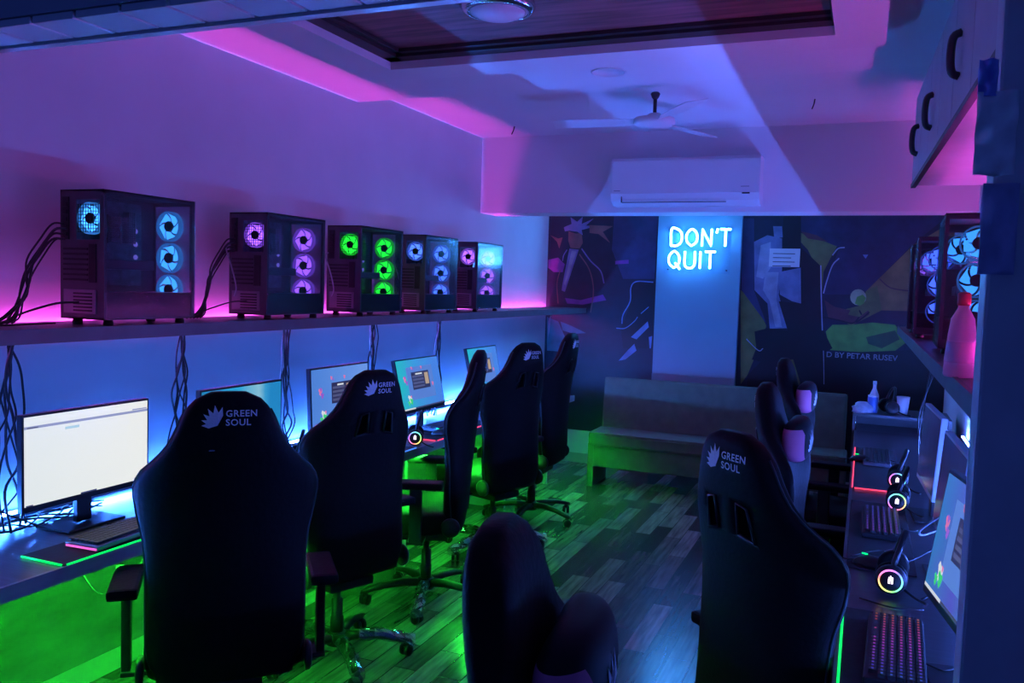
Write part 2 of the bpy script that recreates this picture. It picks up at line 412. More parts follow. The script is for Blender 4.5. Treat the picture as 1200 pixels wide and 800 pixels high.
    for k in range(3):
        mb = MB(); mb.lathe([(.004, 0), (.009, .001), (.010, .004), (.005, .006)], seg=12, M=Matrix.Translation((-W+.02, .10+.0*k, .25+k*.05)) @ Matrix.Rotation(R(90), 4, 'Y'))
        mb.build('light_ring', glow('ring_violet', (.25, .2, 1.), .8), t)
    mb = MB(); mb.box((W, -D+.004, z0+.003), (W+.004, D-.004, HH-.004), bev=.0015)
    mb.build('glass_panel', glass('smoked_glass', (.72, .74, .80), .18), t)
    # front panel
    mb = MB(); mb.box((-W, D, z0), (W, D+.005, HH), bev=.0015); mb.build('front_glass', glass('smoked_glass', (.72, .74, .80), .18), t)
    for sx in (-1, 1):
        for sy in (-1, 1):
            MB().lathe([(.016, 0), (.018, .004), (.015, .0205)], seg=12, M=Matrix.Translation((sx*.075, sy*.17, 0))).build('foot', blackp, t)
    return t
g = 'tower computers on the left shelf'
TW = [(-2.555, 2.400, (.04, .28, .95), 'cyan', 'tower computer with bright cyan-blue fans, nearest on the left shelf above the white screen'),
      (-2.555, 3.27, (.27, .08, 1.), 'violet', 'tower computer with violet fans beside the green-fanned tower on the left shelf'),
      (-2.553, 4.02, (.01, .8, .03), 'green', 'tower computer with green fans, the only green one on the left shelf'),
      (-2.551, 4.72, (.06, .16, 1.), 'blue', 'tower computer with deep blue fans between the green-fanned and the last tower'),
      (-2.549, 5.45, (.32, .10, 1.), 'lilac', 'tower computer with lilac fans at the far end of the left shelf')]
for x, y, c, n, l in TW: tower((x, y, ZT), 0, c, n, l, g)
g = 'tower computers on the right shelf'
tower((.345, 3.42, ZT), pi-R(2), (.03, .24, .9), 'aqua', 'tower computer with aqua fans behind the spray bottle on the right shelf', g)
tower((.325, 4.62, ZT), pi-R(2), (.05, .12, 1.), 'indigo', 'tower computer with indigo lights, middle one on the right shelf', g)
tower((.325, 5.25, ZT), pi-R(2), (.3, .1, .8), 'dim_violet', 'dim tower computer farthest along the right shelf by the mural', g)

# ------------------------------------------------------------------ monitors
def screen_mat(name, stops, s, horizontal=True):
    if name in MATS: return MATS[name]
    m = bpy.data.materials.new(name); m.use_nodes = True; N = m.node_tree.nodes; L = m.node_tree.links
    b = N['Principled BSDF']; b.inputs['Base Color'].default_value = (.01, .01, .01, 1); b.inputs['Roughness'].default_value = .25
    tc = N.new('ShaderNodeTexCoord'); sp = N.new('ShaderNodeSeparateXYZ'); L.new(tc.outputs['Generated'], sp.inputs[0])
    cr = N.new('ShaderNodeValToRGB'); no = N.new('ShaderNodeTexNoise'); no.inputs['Scale'].default_value = 2.5
    ad = N.new('ShaderNodeMath'); ad.operation = 'MULTIPLY_ADD'; ad.inputs[1].default_value = .25
    L.new(tc.outputs['Generated'], no.inputs[0]); L.new(no.outputs['Fac'], ad.inputs[0]); L.new(sp.outputs['Y' if horizontal else 'Z'], ad.inputs[2]); L.new(ad.outputs[0], cr.inputs[0])
    el = cr.color_ramp.elements
    while len(el) > 1: el.remove(el[-1])
    for i, (p, c) in enumerate(stops):
        e = el[0] if i == 0 else el.new(p); e.position = p; e.color = (*c, 1)
    L.new(cr.outputs[0], b.inputs['Emission Color']); b.inputs['Emission Strength'].default_value = s
    MATS[name] = m; return m
def monitor(loc, rz, tilt, content, label, group, w=.535, low=.10, roll=0):
    """screen faces local +x; origin under the stand"""
    t = root('computer_monitor', loc, rz, label, 'monitor', group)
    hh = .325; T = Matrix.Translation((0, 0, low)) @ Matrix.Rotation(-tilt, 4, 'Y') @ Matrix.Rotation(roll, 4, 'X')
    mb = MB(); mb.box((-.018, -w/2, 0), (.006, w/2, hh), None, T, bev=.003); mb.build('bezel', blackp, t)
    mb = MB()
    P = lambda x, y, z: T @ Vector((x, y, z))
    rs = [[P(-.018, sy*(w/2-.03), z) for sy, z in ((-1, .03), (1, .03), (1, hh-.03), (-1, hh-.03))],
          [P(-.04, sy*(w/2-.07), z) for sy, z in ((-1, .05), (1, .05), (1, hh-.08), (-1, hh-.08))],
          [P(-.048, sy*(w/2-.12), z) for sy, z in ((-1, .07), (1, .07), (1, hh-.12), (-1, hh-.12))]]
    mb.rings(rs); o = mb.build('back_shell', blackp, t)
    for p in o.data.polygons: p.use_smooth = False
    s = MB(); y0, y1, z0, z1 = -w/2+.008, w/2-.008, .02, hh-.008
    def q(ya, za, yb, zb, m, off=.0066):    # ya,yb fractions from screen left as seen by the sitter
        # the sitter's left is local +y... seen from +x looking to -x, left is -y
        A = lambda f: y0+(y1-y0)*f; B = lambda f: z0+(z1-z0)*f
        s.poly([P(off, A(ya), B(za)), P(off, A(yb), B(za)), P(off, A(yb), B(zb)), P(off, A(ya), B(zb))], m)
    if content == 'browser':
        q(0, 0, 1, 1, screen_mat('screen_white', [(0, (.78, .84, .86)), (1, (.86, .88, .86))], .95))
        q(0, .865, 1, .895, glow('ui_bar', (.30, .34, .58), .9), .0070); q(.86, .90, .99, .915, glow('ui_bar', (.2, .25, .5), .6), .0070)
        q(.02, .872, .10, .882, glow('ui_dark', (.05, .06, .15), .8), .0073); q(.30, .80, .41, .83, glow('ui_pill', (.45, .68, .85), .9), .0070)
        q(.01, -.0, .06, .015, glow('ui_dark', (.05, .06, .15), .8), .0073); q(.42, -.0, .55, .018, glow('ui_dark', (.05, .06, .15), .8), .0073); q(.9, 0, .98, .015, glow('ui_dark', (.05, .06, .15), .8), .0073)
    elif content == 'wave':
        q(0, 0, 1, 1, screen_mat('screen_wave', [(.1, (.02, .30, .62)), (.55, (.03, .46, .80)), (.8, (.30, .66, .85)), (.9, (.05, .42, .8)), (1.1, (.02, .3, .7))], .75))
        q(.02, .93, .045, .965, glow('ui_icon', (.8, .85, .9), .8), .0070); q(.06, .93, .075, .965, glow('ui_icon', (.8, .85, .9), .8), .0070)
        q(0, 0, 1, .035, glow('ui_dark', (.05, .06, .15), .8), .0070)
    else:
        if content == 'lavender': q(0, 0, 1, 1, screen_mat('screen_lavender', [(.2, (.09, .26, .78)), (1., (.16, .34, .88))], .85))
        elif content == 'teal': q(0, 0, 1, 1, screen_mat('screen_teal', [(.1, (.02, .55, .62)), (.5, (.05, .36, .80)), (1., (.07, .25, .85))], .85))
        elif content == 'violet': q(0, 0, 1, 1, screen_mat('screen_violet', [(.1, (.04, .22, .60)), (.55, (.10, .10, .66)), (1., (.03, .30, .60))], .8))
        if content != 'lavender': q(.2, .18, .82, .85, glow('ui_panel', (.12, .27, .80), .75), .0069)
        a, b = (.30, .72) if content != 'lavender' else (.33, .70)
        q(a, .38, b, .74, glow('ui_dialog', (.03, .03, .10), .8), .0072)
        for k in range(4): q(a+.02, .42+k*.07, b-.14, .46+k*.07, glow('ui_field', (.10, .11, .24), .8), .0075)
        q(a+.1, .68, b-.16, .71, glow('ui_icon', (.8, .85, .9), .8), .0075)
        q(b-.11, .46, b-.02, .70, glow('ui_art', (.75, .55, .35), .6), .0075)
        def blob(cy, cz, r, m, off=.0074):
            A = y0+(y1-y0)*cy; B = z0+(z1-z0)*cz; n = 9
            s.poly([P(off, A+r*(.7+.35*sin(j*2.3))*cos(2*pi*j/n), B+r*(.8+.3*cos(j*1.7))*sin(2*pi*j/n)) for j in range(n)], m)
        pk, gr, pu, wh = glow('ui_pink', (.85, .2, .45), .8), glow('ui_leaf', (.05, .75, .2), .8), glow('ui_violet', (.35, .12, .7), .8), glow('ui_icon', (.8, .85, .9), .8)
        blob(.14, .62, .022, pk); blob(.17, .55, .018, pu, .0077); blob(.15, .66, .012, pu, .0078); blob(.19, .22, .030, wh); blob(.21, .17, .024, gr, .0077); blob(.15, .14, .018, gr, .0078); blob(.22, .26, .010, pk, .0079)
        blob(.33, .83, .012, pk); blob(.36, .80, .009, pu, .0077); blob(.56, .82, .012, pk, .0074); blob(.78, .45, .016, pk)
        q(0, 0, .28, .03, glow('ui_task', (.75, .8, .85), .8), .0070); q(.28, 0, 1, .03, glow('ui_dark', (.05, .06, .15), .8), .0070)
    if content == 'off':
        pass
    s.build('screen', None, t)
    mb = MB(); mb.box((-.045, -.03, .012), (-.022, .03, low+.12), bev=.004); mb.build('stand_neck', blackp, t)
    mb = MB(); mb.box((-.12, -.12, 0), (.045, .12, .010), bev=.004); mb.build('stand_base', blackp, t)
    return t
g = 'monitors on the left desk'
monitor((-2.51, 2.175, .75), 0, 0, 'browser', 'monitor showing a bright white browser page, nearest on the left desk', g, .53)
monitor((-2.51, 2.975, .75), 0, 0, 'wave', 'monitor with cyan wave wallpaper partly hidden behind the big near gaming chair', g, .53)
monitor((-2.50, 3.73, .75), 0, R(3), 'lavender', 'monitor with light blue desktop and colourful figures behind the second left chair', g, .53, .13)
monitor((-2.46, 4.57, .75), 0, R(13), 'teal', 'tilted monitor with teal to blue desktop and a dark dialog in its middle', g, .535, .12)
monitor((-2.44, 5.48, .75), 0, R(13), 'teal', 'farthest monitor on the left desk, half hidden behind the side-on chair', g, .50, .14)
g = 'monitors on the right desk'
monitor((.228, 2.15, .75), pi+R(10), R(8), 'violet', 'monitor with violet blue screen nearest on the right desk beside the door frame', g, .53, .14)
offm = None
def monitor_off(*a, **k):
    t = monitor(*a, **k)
    for ch in t.children:
        if ch.name.startswith('screen'):
            old = ch; me = bpy.data.meshes.new('screen')
            T = None
            bm = bmesh.new(); bm.from_mesh(old.data)
            bm.faces.ensure_lookup_table(); keep = bm.faces[0]
            bmesh.ops.delete(bm, geom=[f for f in bm.faces if f is not keep], context='FACES')
            bm.faces.ensure_lookup_table(); bm.faces[0].material_index = 0
            bm.to_mesh(me); bm.free(); me.materials.append(mat('dark_screen', (.25, .32, .42), .22, var=.1, spec=.8)); old.data = me  # screen is off, the blue glow it reflects is put into its colour
        if ch.name.startswith(('back_shell', 'bezel')):
            ch.data.materials[0] = mat('plastic_blue_lit', (.5, .54, .6), .4, var=.1)  # shell drawn pale, blue light falling on it is put into its colour
    return t
monitor_off((.27, 3.0, .75), pi+R(2), R(4), 'lavender', 'monitor coloured as if blue-lit, screen off, second along the right desk with a loose grey cable', g, .53, .12)
monitor_off((.265, 3.83, .75), pi+R(3), R(3), 'lavender', 'monitor coloured as if blue-lit, screen off, farthest on the right desk near the dark mural', g, .50, .12)

# ------------------------------------------------------------------ keyboards, mats, headsets, mice
def hsv(h, s=1., v=1.):
    import colorsys; return colorsys.hsv_to_rgb(h % 1, s, v)
def keyboard(loc, rz, label, group, lit=None, accent=None):
    """long axis local y, sitter at local +x"""
    t = root('keyboard', loc, rz, label, 'keyboard', group)
    MB().box((-.068, -.22, 0), (.068, .22, .018), bev=.004).build('base', blackp if lit else greym, t)  # without lit keys, a pale base stands in for backlight between them
    mb = MB(); lg = MB()
    for i in range(6):
        x = -.054+i*.0205
        y = -.21
        row = [.019]*22
        if i == 5: row = [.024, .022, .022, .11, .022, .022, .022, .022]+[.019]*7
        for w in row:
            if y+w > .213: break
            mb.box((x-.0085, y+.001, .018), (x+.0085, y+w-.001, .027), bev=.0)
            if lit:
                h = lit[0]+(lit[1]-lit[0])*((y+.21)/.42)
                lg.box((x-.0025, y+w/2-.003, .0270), (x+.0025, y+w/2+.003, .0274), col=tuple(c*.9 for c in hsv(h, .9, .9)))
            y += w
    kc = mb.build('keycaps', keym, t); kc['kind'] = 'stuff'
    if lit: lg.build('lit_legends', colattr('rgb_keys', lit[2]), t)['kind'] = 'stuff'
    if accent: MB().box((-.06, -.2225, .004), (.066, -.2195, .010)).build('side_light', accent, t)
    MB().tube(spline([(-.068, .05, .010), (-.10, .06, .006), (-.125, .04, .004), (-.13, .02, .004)]), .0025).build('cable', cablem, t)
    return t
g = 'keyboards on the left desk'
keyboard((-2.30, 2.17, .756), R(3), 'black keyboard with pink side light in front of the white screen', g, accent=glow('pink_side', (1., .12, .5), 1.2))
keyboard((-2.36, 3.0, .756), 0, 'black keyboard hidden behind the big near gaming chair', g)
keyboard((-2.36, 3.72, .756), 0, 'black keyboard in front of the light blue desktop monitor', g)
keyboard((-2.37, 4.72, .756), R(-4), 'black keyboard on the pad with red and blue lit edge', g)
g = 'keyboards on the right desk'
keyboard((.115, 2.29, .756), pi-R(2), 'black keyboard with rows of glowing multicoloured keys, nearest on the right desk', g, lit=(1.04, .62, .55))
keyboard((.10, 3.585, .756), pi, 'black keyboard with faint white keys beside the second headset on the right desk', g, lit=(.66, .72, .05))
keyboard((.10, 5.05, .756), pi, 'black keyboard inside the red-edged pad on the right desk', g)
def pad(x0, x1, y0, y1, sides, m, label):
    t = root('mouse_pad', (x0, y0, .7505), 0, label, 'mouse pad', 'large desk pads')
    w, l = x1-x0, y1-y0
    MB().box((0, 0, 0), (w, l, .004), bev=.0015).build('cloth', padm, t)
    for s in sides:
        a, b = {'l': ((0, .01), (0, l-.01)), 'r': ((w, .01), (w, l-.01)), 'n': ((.01, 0), (w-.01, 0)), 'f': ((.01, l), (w-.01, l))}[s]
        mb = MB(); mb.tube([(a[0], a[1], .0035), (b[0], b[1], .0035)], .0035, None, 6); mb.build('lit_edge', m[s] if isinstance(m, dict) else m, t)
    return t
gedge = glow('green_edge', (.0, 1., .12), 1.3); redg = glow('red_edge', (1., .05, .12), 1.6); bedg = glow('blue_edge', (.05, .25, 1.), 1.3)
pad(-2.40, -2.205, 1.82, 2.70, 'rn', gedge, 'desk pad with green glowing edge under the near left keyboard')
pad(-2.44, -2.205, 3.35, 4.02, 'rn', bedg, 'desk pad with blue glowing edge between the second and third left chairs')
pad(-2.46, -2.205, 4.25, 5.05, 'rn', {'r': redg, 'n': redg}, 'desk pad with red glowing edge below the teal desktop monitor')
pad(-2.46, -2.205, 5.35, 6.0, 'r', redg, 'desk pad with red glowing edge farthest on the left desk')
pad(-.012, .178, 1.75, 2.585, 'l', gedge, 'desk pad with green glowing edge under the lit keyboard')
pad(-.012, .20, 4.24, 5.4, 'ln', redg, 'desk pad with red glowing edge at the far part of the right desk')
pad(-.012, .20, 2.98, 3.98, '', gedge, 'plain black desk pad under the second keyboard on the right desk')
def headset(loc, rz, label, ringhs=0., s=1., lit=True):
    """earcup with lit ring faces local -y, band arches behind"""
    t = root('headset', loc, rz, label, 'headset', 'gaming headsets')
    M = Matrix.Translation((0, 0, .055)) @ Matrix.Rotation(R(78), 4, 'X')
    for k, yy in ((0, 0.), (1, .145)):
        Mk = Matrix.Translation((0, yy, .052)) @ Matrix.Rotation(R(90 if k == 0 else -90), 4, 'X')
        mb = MB(); mb.lathe([(.0, .030), (.036, .030), (.043, .024), (.045, .012), (.042, .0), (.040, -.002)], seg=28, M=Mk)
        c = mb.build('ear_cup', blackp, t)
        mb = MB(); mb.lathe([(.030, -.002), (.044, -.004), (.047, -.014), (.040, -.024), (.022, -.022)], seg=28, M=Mk); mb.build('ear_cushion', blackl, c)
        if k == 0 and lit:
            n = 36; mb = MB()
            for j in range(n):
                a0, a1 = 2*pi*j/n, 2*pi*(j+1)/n
                col = hsv(j/n+ringhs, .8, 1.)
                P = [Mk @ Vector((rr*cos(a), rr*sin(a), .0305 if rr < .034 else .0300)) for rr, a in ((.030, a0), (.0345, a0), (.0345, a1), (.030, a1))]
                Q = [p+Vector((0, -.0015, 0)) for p in P]
                mb.poly(Q, col=col); mb.poly([Q[1], Q[2], P[2], P[1]], col=col)
            mb.build('light_ring', colattr('rgb_ring', 2.2), c)
            mb = MB()
            for bx, bz, w, h in ((-.007, -.008, .006, .014), (.001, -.008, .006, .014), (-.006, .002, .013, .010), (-.002, .010, .004, .006)):
                P = [(bx, -.0312, .052+bz), (bx+w, -.0312, .052+bz), (bx+w, -.0312, .052+bz+h), (bx, -.0312, .052+bz+h)]
                mb.prism(P, (0, -.001, 0))
            mb.build('lit_badge', glow('badge_white', (.95, .8, 1.), 2.), c)
    arc = [(0.0, .005+.135*(.5-.5*cos(pi*i/12)), .075+.105*sin(pi*i/12)) for i in range(13)]
    mb = MB(); mb.tube([(p[0]+.03*sin(pi*i/12), p[1], p[2]) for i, p in enumerate(arc)], .009, None, 8); mb.build('headband', blackp, t)
    mb = MB(); mb.tube(spline([(.03, -.005, .03), (.07, -.03, .012), (.10, -.06, .010)]), .004); mb.build('microphone', blackp, t)
    return t
headset((.115, 2.76, .7515), R(-4), 'headset with rainbow lit ring nearest on the right desk, above the glowing keyboard', .55)
headset((.165, 3.83, .7555), R(-4), 'headset with rainbow lit ring in front of another headset on the right desk', .2)
headset((.18, 4.28, .7555), R(-4), 'headset with small lit ring behind the other two on the right desk', .4)
headset((-2.40, 3.215, .7515), R(34), 'headset with green and red lit ring between the first two left chairs', .9)
headset((-2.225, 4.03, .7555), R(28), 'headset with lit ring beside the pad with blue edge', .3)
def mouse(loc, rz, label, c):
    t = root('computer_mouse', loc, rz, label, 'mouse', 'gaming mice')
    mb = MB(); rs = []
    for x, w, h in ((-.058, .012, .012), (-.05, .026, .026), (-.025, .031, .037), (.01, .030, .036), (.04, .027, .024), (.055, .018, .012)):
        rs.append([Vector((x, w*cos(a), max(0, h*sin(a)))) for a in (pi*j/8 for j in range(9))])
    mb.rings(rs); mb.build('shell', blackp, t, smooth=True)
    MB().box((.01, -.002, .034), (.03, .002, .0385)).build('wheel', glow('mouse_'+label[:6], c, 1.5), t)
    MB().tube(spline([(.055, 0, .008), (.09, .01, .004), (.13, -.02, .004)]), .002).build('cable', cablem, t)
    return t
mouse((.06, 3.02, .755), pi-.5, 'mouse with green lit wheel behind the nearest right headset', (0., 1., .2))
mouse((.02, 4.95, .755), pi-.2, 'mouse with violet lit wheel on the red-edged right pad', (.5, .1, 1.))
mouse((-2.27, 4.42, .755), pi, 'mouse with violet wheel beside the third left chair', (.4, .2, 1.))

# ------------------------------------------------------------------ gaming chairs
PROF = [(.42, .40, .09, -.150, .0), (.50, .455, .11, -.155, .01), (.62, .465, .11, -.165, .03), (.74, .465, .10, -.178, .045), (.84, .478, .095, -.190, .065), (.94, .52, .09, -.203, .09),
        (1.015, .535, .088, -.212, .09), (1.065, .49, .086, -.220, .07), (1.105, .41, .086, -.227, .04), (1.15, .338, .090, -.233, .02), (1.20, .288, .090, -.239, .010), (1.25, .248, .084, -.245, .006), (1.29, .19, .066, -.250, .0), (1.312, .10, .04, -.252, 0)]
def prof(z):
    P = PROF
    if z <= P[0][0]: return P[0][1:]
    if z >= P[-1][0]: return P[-1][1:]
    for i in range(len(P)-1):
        if P[i][0] <= z <= P[i+1][0]:
            t = (z-P[i][0])/(P[i+1][0]-P[i][0]); a, b, c, d = P[max(i-1, 0)], P[i], P[i+1], P[min(i+2, len(P)-1)]
            return [.5*((2*b[k])+(c[k]-a[k])*t+(2*a[k]-5*b[k]+4*c[k]-d[k])*t*t+(3*b[k]-a[k]-3*c[k]+d[k])*t**3) for k in range(1, 5)]
EX = .62
def surf(y, z, side):   # side -1 rear, +1 front
    w, t, xc, wing = prof(z); u = min(.995, abs(y)/(w/2)); s = (1-u**(2/EX))**(EX/2)
    return xc+side*t/2*s+wing*u*u
def back_mesh():
    mb = MB(); zs = [.42+(1.312-.42)*i/44 for i in range(45)]; rs = []
    n = 28
    for z in zs:
        w, t, xc, wing = prof(z); ring = []
        for j in range(n):
            a = 2*pi*j/n; ca, sa = cos(a), sin(a)
            y = w/2*math.copysign(abs(ca)**EX, ca); u = abs(y)/(w/2)
            ring.append(Vector((xc+t/2*math.copysign(abs(sa)**EX, sa)+wing*u*u, y, z)))
        rs.append(ring)
    mb.rings(rs); return mb
PLAIN = []
def make_chair():
    t = root('gaming_chair', (0, 0, 0), 0, '', 'chair', 'black gaming chairs')
    b = back_mesh().build('backrest', blackl, t, smooth=True)
    # real harness openings through the upper back
    cut = MB()
    for s in (-1, 1): cut.prism([(-.5, s*.040, 1.055), (-.5, s*.092, 1.042), (-.5, s*.076, 1.13), (-.5, s*.044, 1.138)], (.275, 0, 0))
    c = cut.build('cutter', blackl); PLAIN.append(b.data)
    md = b.modifiers.new('openings', 'BOOLEAN'); md.object = c; md.operation = 'DIFFERENCE'; md.solver = 'EXACT'
    dg = bpy.context.evaluated_depsgraph_get(); me = bpy.data.meshes.new_from_object(b.evaluated_get(dg)); b.modifiers.clear(); b.data = me
    for p in me.polygons: p.use_smooth = True
    bpy.data.objects.remove(c)
    for s in (-1, 1):
        P = [(s*.040, 1.055), (s*.092, 1.042), (s*.076, 1.13), (s*.044, 1.138), (s*.040, 1.055)]
        mb = MB(); mb.tube([(surf(y, z, -1)-.001, y, z) for y, z in P], .005, None, 6); mb.build('harness_bezel', blackp, t)
    # logo on the rear of the headrest
    def logo(side, zc, h, name, parent, sc=1.):
        mb = MB()
        sg = -1 if side < 0 else 1   # reading direction: viewer behind sees +y on left? mirrored accordingly
        def place(u, v, off):        # u to the reader's right, v up
            y = -u if side < 0 else u
            z = zc+v
            return Vector((surf(y, z, side)+side*(.0015+off), y, z))
        # leaf of pointed petals
        for k, (a, L) in enumerate(((180, .044), (160, .047), (139, .051), (118, .056), (97, .060), (76, .056))):
            a = R(a); L *= sc; cx, cy = -.030*sc, -.024*sc
            d = (cos(a), sin(a)); nn = (-d[1], d[0]); wd = .0078*sc
            pts = [(cx, cy), (cx+d[0]*L*.55+nn[0]*wd, cy+d[1]*L*.58+nn[1]*wd), (cx+d[0]*L, cy+d[1]*L), (cx+d[0]*L*.55-nn[0]*wd, cy+d[1]*L*.58-nn[1]*wd)]
            mb.poly([place(u, v, .0004*k) for u, v in pts])
        for txt, v0 in (('GREEN', .002), ('SOUL', -.024)):
            vs, fs, w = text_polys(txt, .0265*sc, 1.1)
            V = [mb.bm.verts.new(place(-.008*sc+p.x, v0*sc+p.y, .0005)) for p in vs]
            for f in fs:
                try: mb.bm.faces.new([V[i] for i in f])
                except ValueError: pass
        return mb.build(name, logow, parent)
    logo(-1, 1.243, .05, 'back_logo', t)
    # side piping
    for s in (-1, 1):
        mb = MB(); pts = []
        for i in range(30):
            z = .46+i*(1.26-.46)/29; w, tt, xc, wing = prof(z); pts.append((xc+wing, s*(w/2+.0005), z))
        mb.tube(pts, .004, None, 5); mb.build('piping', tealp, t)
    # seat
    mb = MB(); rs = []; n = 24
    for x, w, zc, h in ((-.15, .40, .455, .06), (-.13, .46, .455, .10), (-.05, .49, .455, .125), (.10, .51, .455, .13), (.24, .50, .458, .125), (.31, .47, .455, .10), (.335, .42, .450, .055)):
        ring = []
        for j in range(n):
            a = 2*pi*j/n; ca, sa = cos(a), sin(a); y = w/2*math.copysign(abs(ca)**.5, ca)
            z = zc+h/2*math.copysign(abs(sa)**.5, sa)
            if sa > 0: z += .02*(abs(y)/(w/2))**3
            ring.append(Vector((x, y, z)))
        rs.append(ring)
    mb.rings(rs); mb.build('seat', blackl, t, smooth=True)
    MB().box((-.12, -.11, .345), (.14, .11, .385), bev=.008).build('tilt_mechanism', blackm, t)
    MB().tube([(.03, -.10, .365), (.03, -.24, .36), (.05, -.29, .355)], [.005, .005, .010], None, 6).build('lever', blackp, t)
    for s in (-1, 1):
        mb = MB(); mb.lathe([(.0, .012), (.035, .012), (.046, .006), (.048, -.008), (0, -.010)], seg=24, M=Matrix.Translation((-.145, s*.245, .455)) @ Matrix.Rotation(R(-90*s), 4, 'X')); mb.build('recliner_cover', blackp, t)
        mb = MB(); mb.box((-.02, s*.20, .385), (.06, s*.315, .40), bev=.003); mb.box((-.01, s*.300-.014, .385), (.05, s*.300+.014, .66), bev=.006)
        a = mb.build('armrest', blackp, t)
        MB().box((-.11, s*.300-.045, .66), (.15, s*.300+.045, .695), bev=.012).build('arm_pad', blackl, a)
    MB().lathe([(.030, .10), (.030, .19), (.026, .195), (.026, .27), (.016, .275), (.016, .35)], seg=16).build('gas_lift', blackp, t)
    mb = MB(); mb.lathe([(.045, .065), (.05, .08), (.045, .115), (.032, .125)], seg=20)
    for k in range(5):
        a = 2*pi*k/5+R(18); M = Matrix.Rotation(a, 4, 'Z'); rs = []
        for x, w, z, h in ((.02, .03, .10, .035), (.12, .026, .105, .03), (.22, .022, .095, .026), (.30, .020, .075, .022), (.335, .012, .068, .016)):
            rs.append([M @ Vector((x, sy*w, z+sz*h/2)) for sy, sz in ((-.8, -1), (.8, -1), (1, -.2), (.7, 1), (-.7, 1), (-1, -.2))])
        mb.rings(rs)
    mb.build('star_base', blackp, t)
    for k in range(5):
        a = 2*pi*k/5+R(18); c = Vector((.31*cos(a), .31*sin(a), .027))
        mb = MB()
        for s in (-1, 1):
            M = Matrix.Translation(c) @ Matrix.Rotation(a+R(50), 4, 'Z') @ Matrix.Translation((0, s*.014, 0)) @ Matrix.Rotation(R(90), 4, 'X')
            mb.lathe([(.008, -.009), (.024, -.009), (.027, -.006), (.027, .006), (.024, .009), (.008, .009)], seg=16, M=M)
        M = Matrix.Translation(c); mb.lathe([(.012, .012), (.018, .020), (.014, .032), (.006, .045)], seg=10, M=M)
        mb.build('caster', blackp, t)
    return t
def two_tone():
    if 'pillow_two_tone' in MATS: return MATS['pillow_two_tone']
    m = mat('pillow_two_tone', (.01, .01, .012), .6, spec=.15); N = m.node_tree.nodes; L = m.node_tree.links
    tc = N.new('ShaderNodeTexCoord'); sp = N.new('ShaderNodeSeparateXYZ'); L.new(tc.outputs['Object'], sp.inputs[0])
    def mth(op, a, b=None):
        q = N.new('ShaderNodeMath'); q.operation = op
        for i, v in enumerate((a, b)):
            if v is None: continue
            if isinstance(v, (int, float)): q.inputs[i].default_value = v
            else: L.new(v, q.inputs[i])
        return q.outputs[0]
    ya = mth('ABSOLUTE', sp.outputs['Y']); zz = mth('SUBTRACT', sp.outputs['Z'], 1.105)
    c1 = mth('GREATER_THAN', mth('ADD', ya, mth('MULTIPLY', zz, -.45)), .088); c2 = mth('LESS_THAN', zz, .05); c3 = mth('LESS_THAN', sp.outputs['X'], -.088)
    f = mth('MULTIPLY', mth('MULTIPLY', c1, c2), c3)
    mx = N.new('ShaderNodeMix'); mx.data_type = 'RGBA'; mx.inputs[6].default_value = (.01, .01, .012, 1); mx.inputs[7].default_value = (.75, .18, .34, 1)
    L.new(f, mx.inputs[0]); L.new(mx.outputs[2], N['Principled BSDF'].inputs['Base Color']); return m
def add_pillow(t):
    for ch in list(t.children):
        if ch.name.startswith('piping'): bpy.data.objects.remove(ch)
    M = Matrix.Translation((-.120, 0, 1.105))
    mb = MB(); rs = []; n = 56
    for i in range(61):
        y = -.15+.30*i/60; u = abs(y)/.15; k = (1-u**3.2)**.5 if u < 1 else .0
        k = max(k, .12)
        rs.append([M @ Vector((.050*k*math.copysign(abs(cos(2*pi*j/n))**.75, cos(2*pi*j/n))-.02*u*u, y, .085*(.35+.65*k)*math.copysign(abs(sin(2*pi*j/n))**.75, sin(2*pi*j/n)))) for j in range(n)])
    mb.rings(rs); p = mb.build('neck_pillow', blackl, t, smooth=True)
    p.data.materials[0] = two_tone()
    mb = MB()
    for k, (a, L) in enumerate(((172, .05), (152, .056), (132, .064), (112, .072), (92, .078), (74, .080))):
        a = R(a); cx, cy = .0, -.035; d = (cos(a), sin(a)); nn = (-d[1], d[0]); wd = .010
        pts = [(cx, cy), (cx+d[0]*L*.55+nn[0]*wd, cy+d[1]*L*.55+nn[1]*wd), (cx+d[0]*L, cy+d[1]*L), (cx+d[0]*L*.55-nn[0]*wd, cy+d[1]*L*.55-nn[1]*wd)]
        mb.poly([(-.120+.0535-3.2*v*v-1.2*(u-.03)**2, u-.03, 1.105+v) for u, v in pts])
    mb.build('pillow_logo', logow, p)
wrapm = glass('clear_plastic_wrap', (.80, .86, .84), 1.3, .18)
def add_wrap(t, ks):
    for k in ks:
        a = 2*pi*k/5+R(18); M = Matrix.Rotation(a, 4, 'Z'); mb = MB(); rs = []; n = 12; random.seed(k+3)
        for i in range(12):
            x = .10+.25*i/11; z = .105-.04*max(0, (x-.2)/.15); rs.append([M @ Vector((x, (.030+random.uniform(-.006, .006))*cos(2*pi*j/n), z+(.028+random.uniform(-.007, .007))*sin(2*pi*j/n))) for j in range(n)])
        mb.rings(rs); o = mb.build('plastic_wrap', wrapm, t)
        for p in o.data.polygons: p.use_smooth = False
base = make_chair()
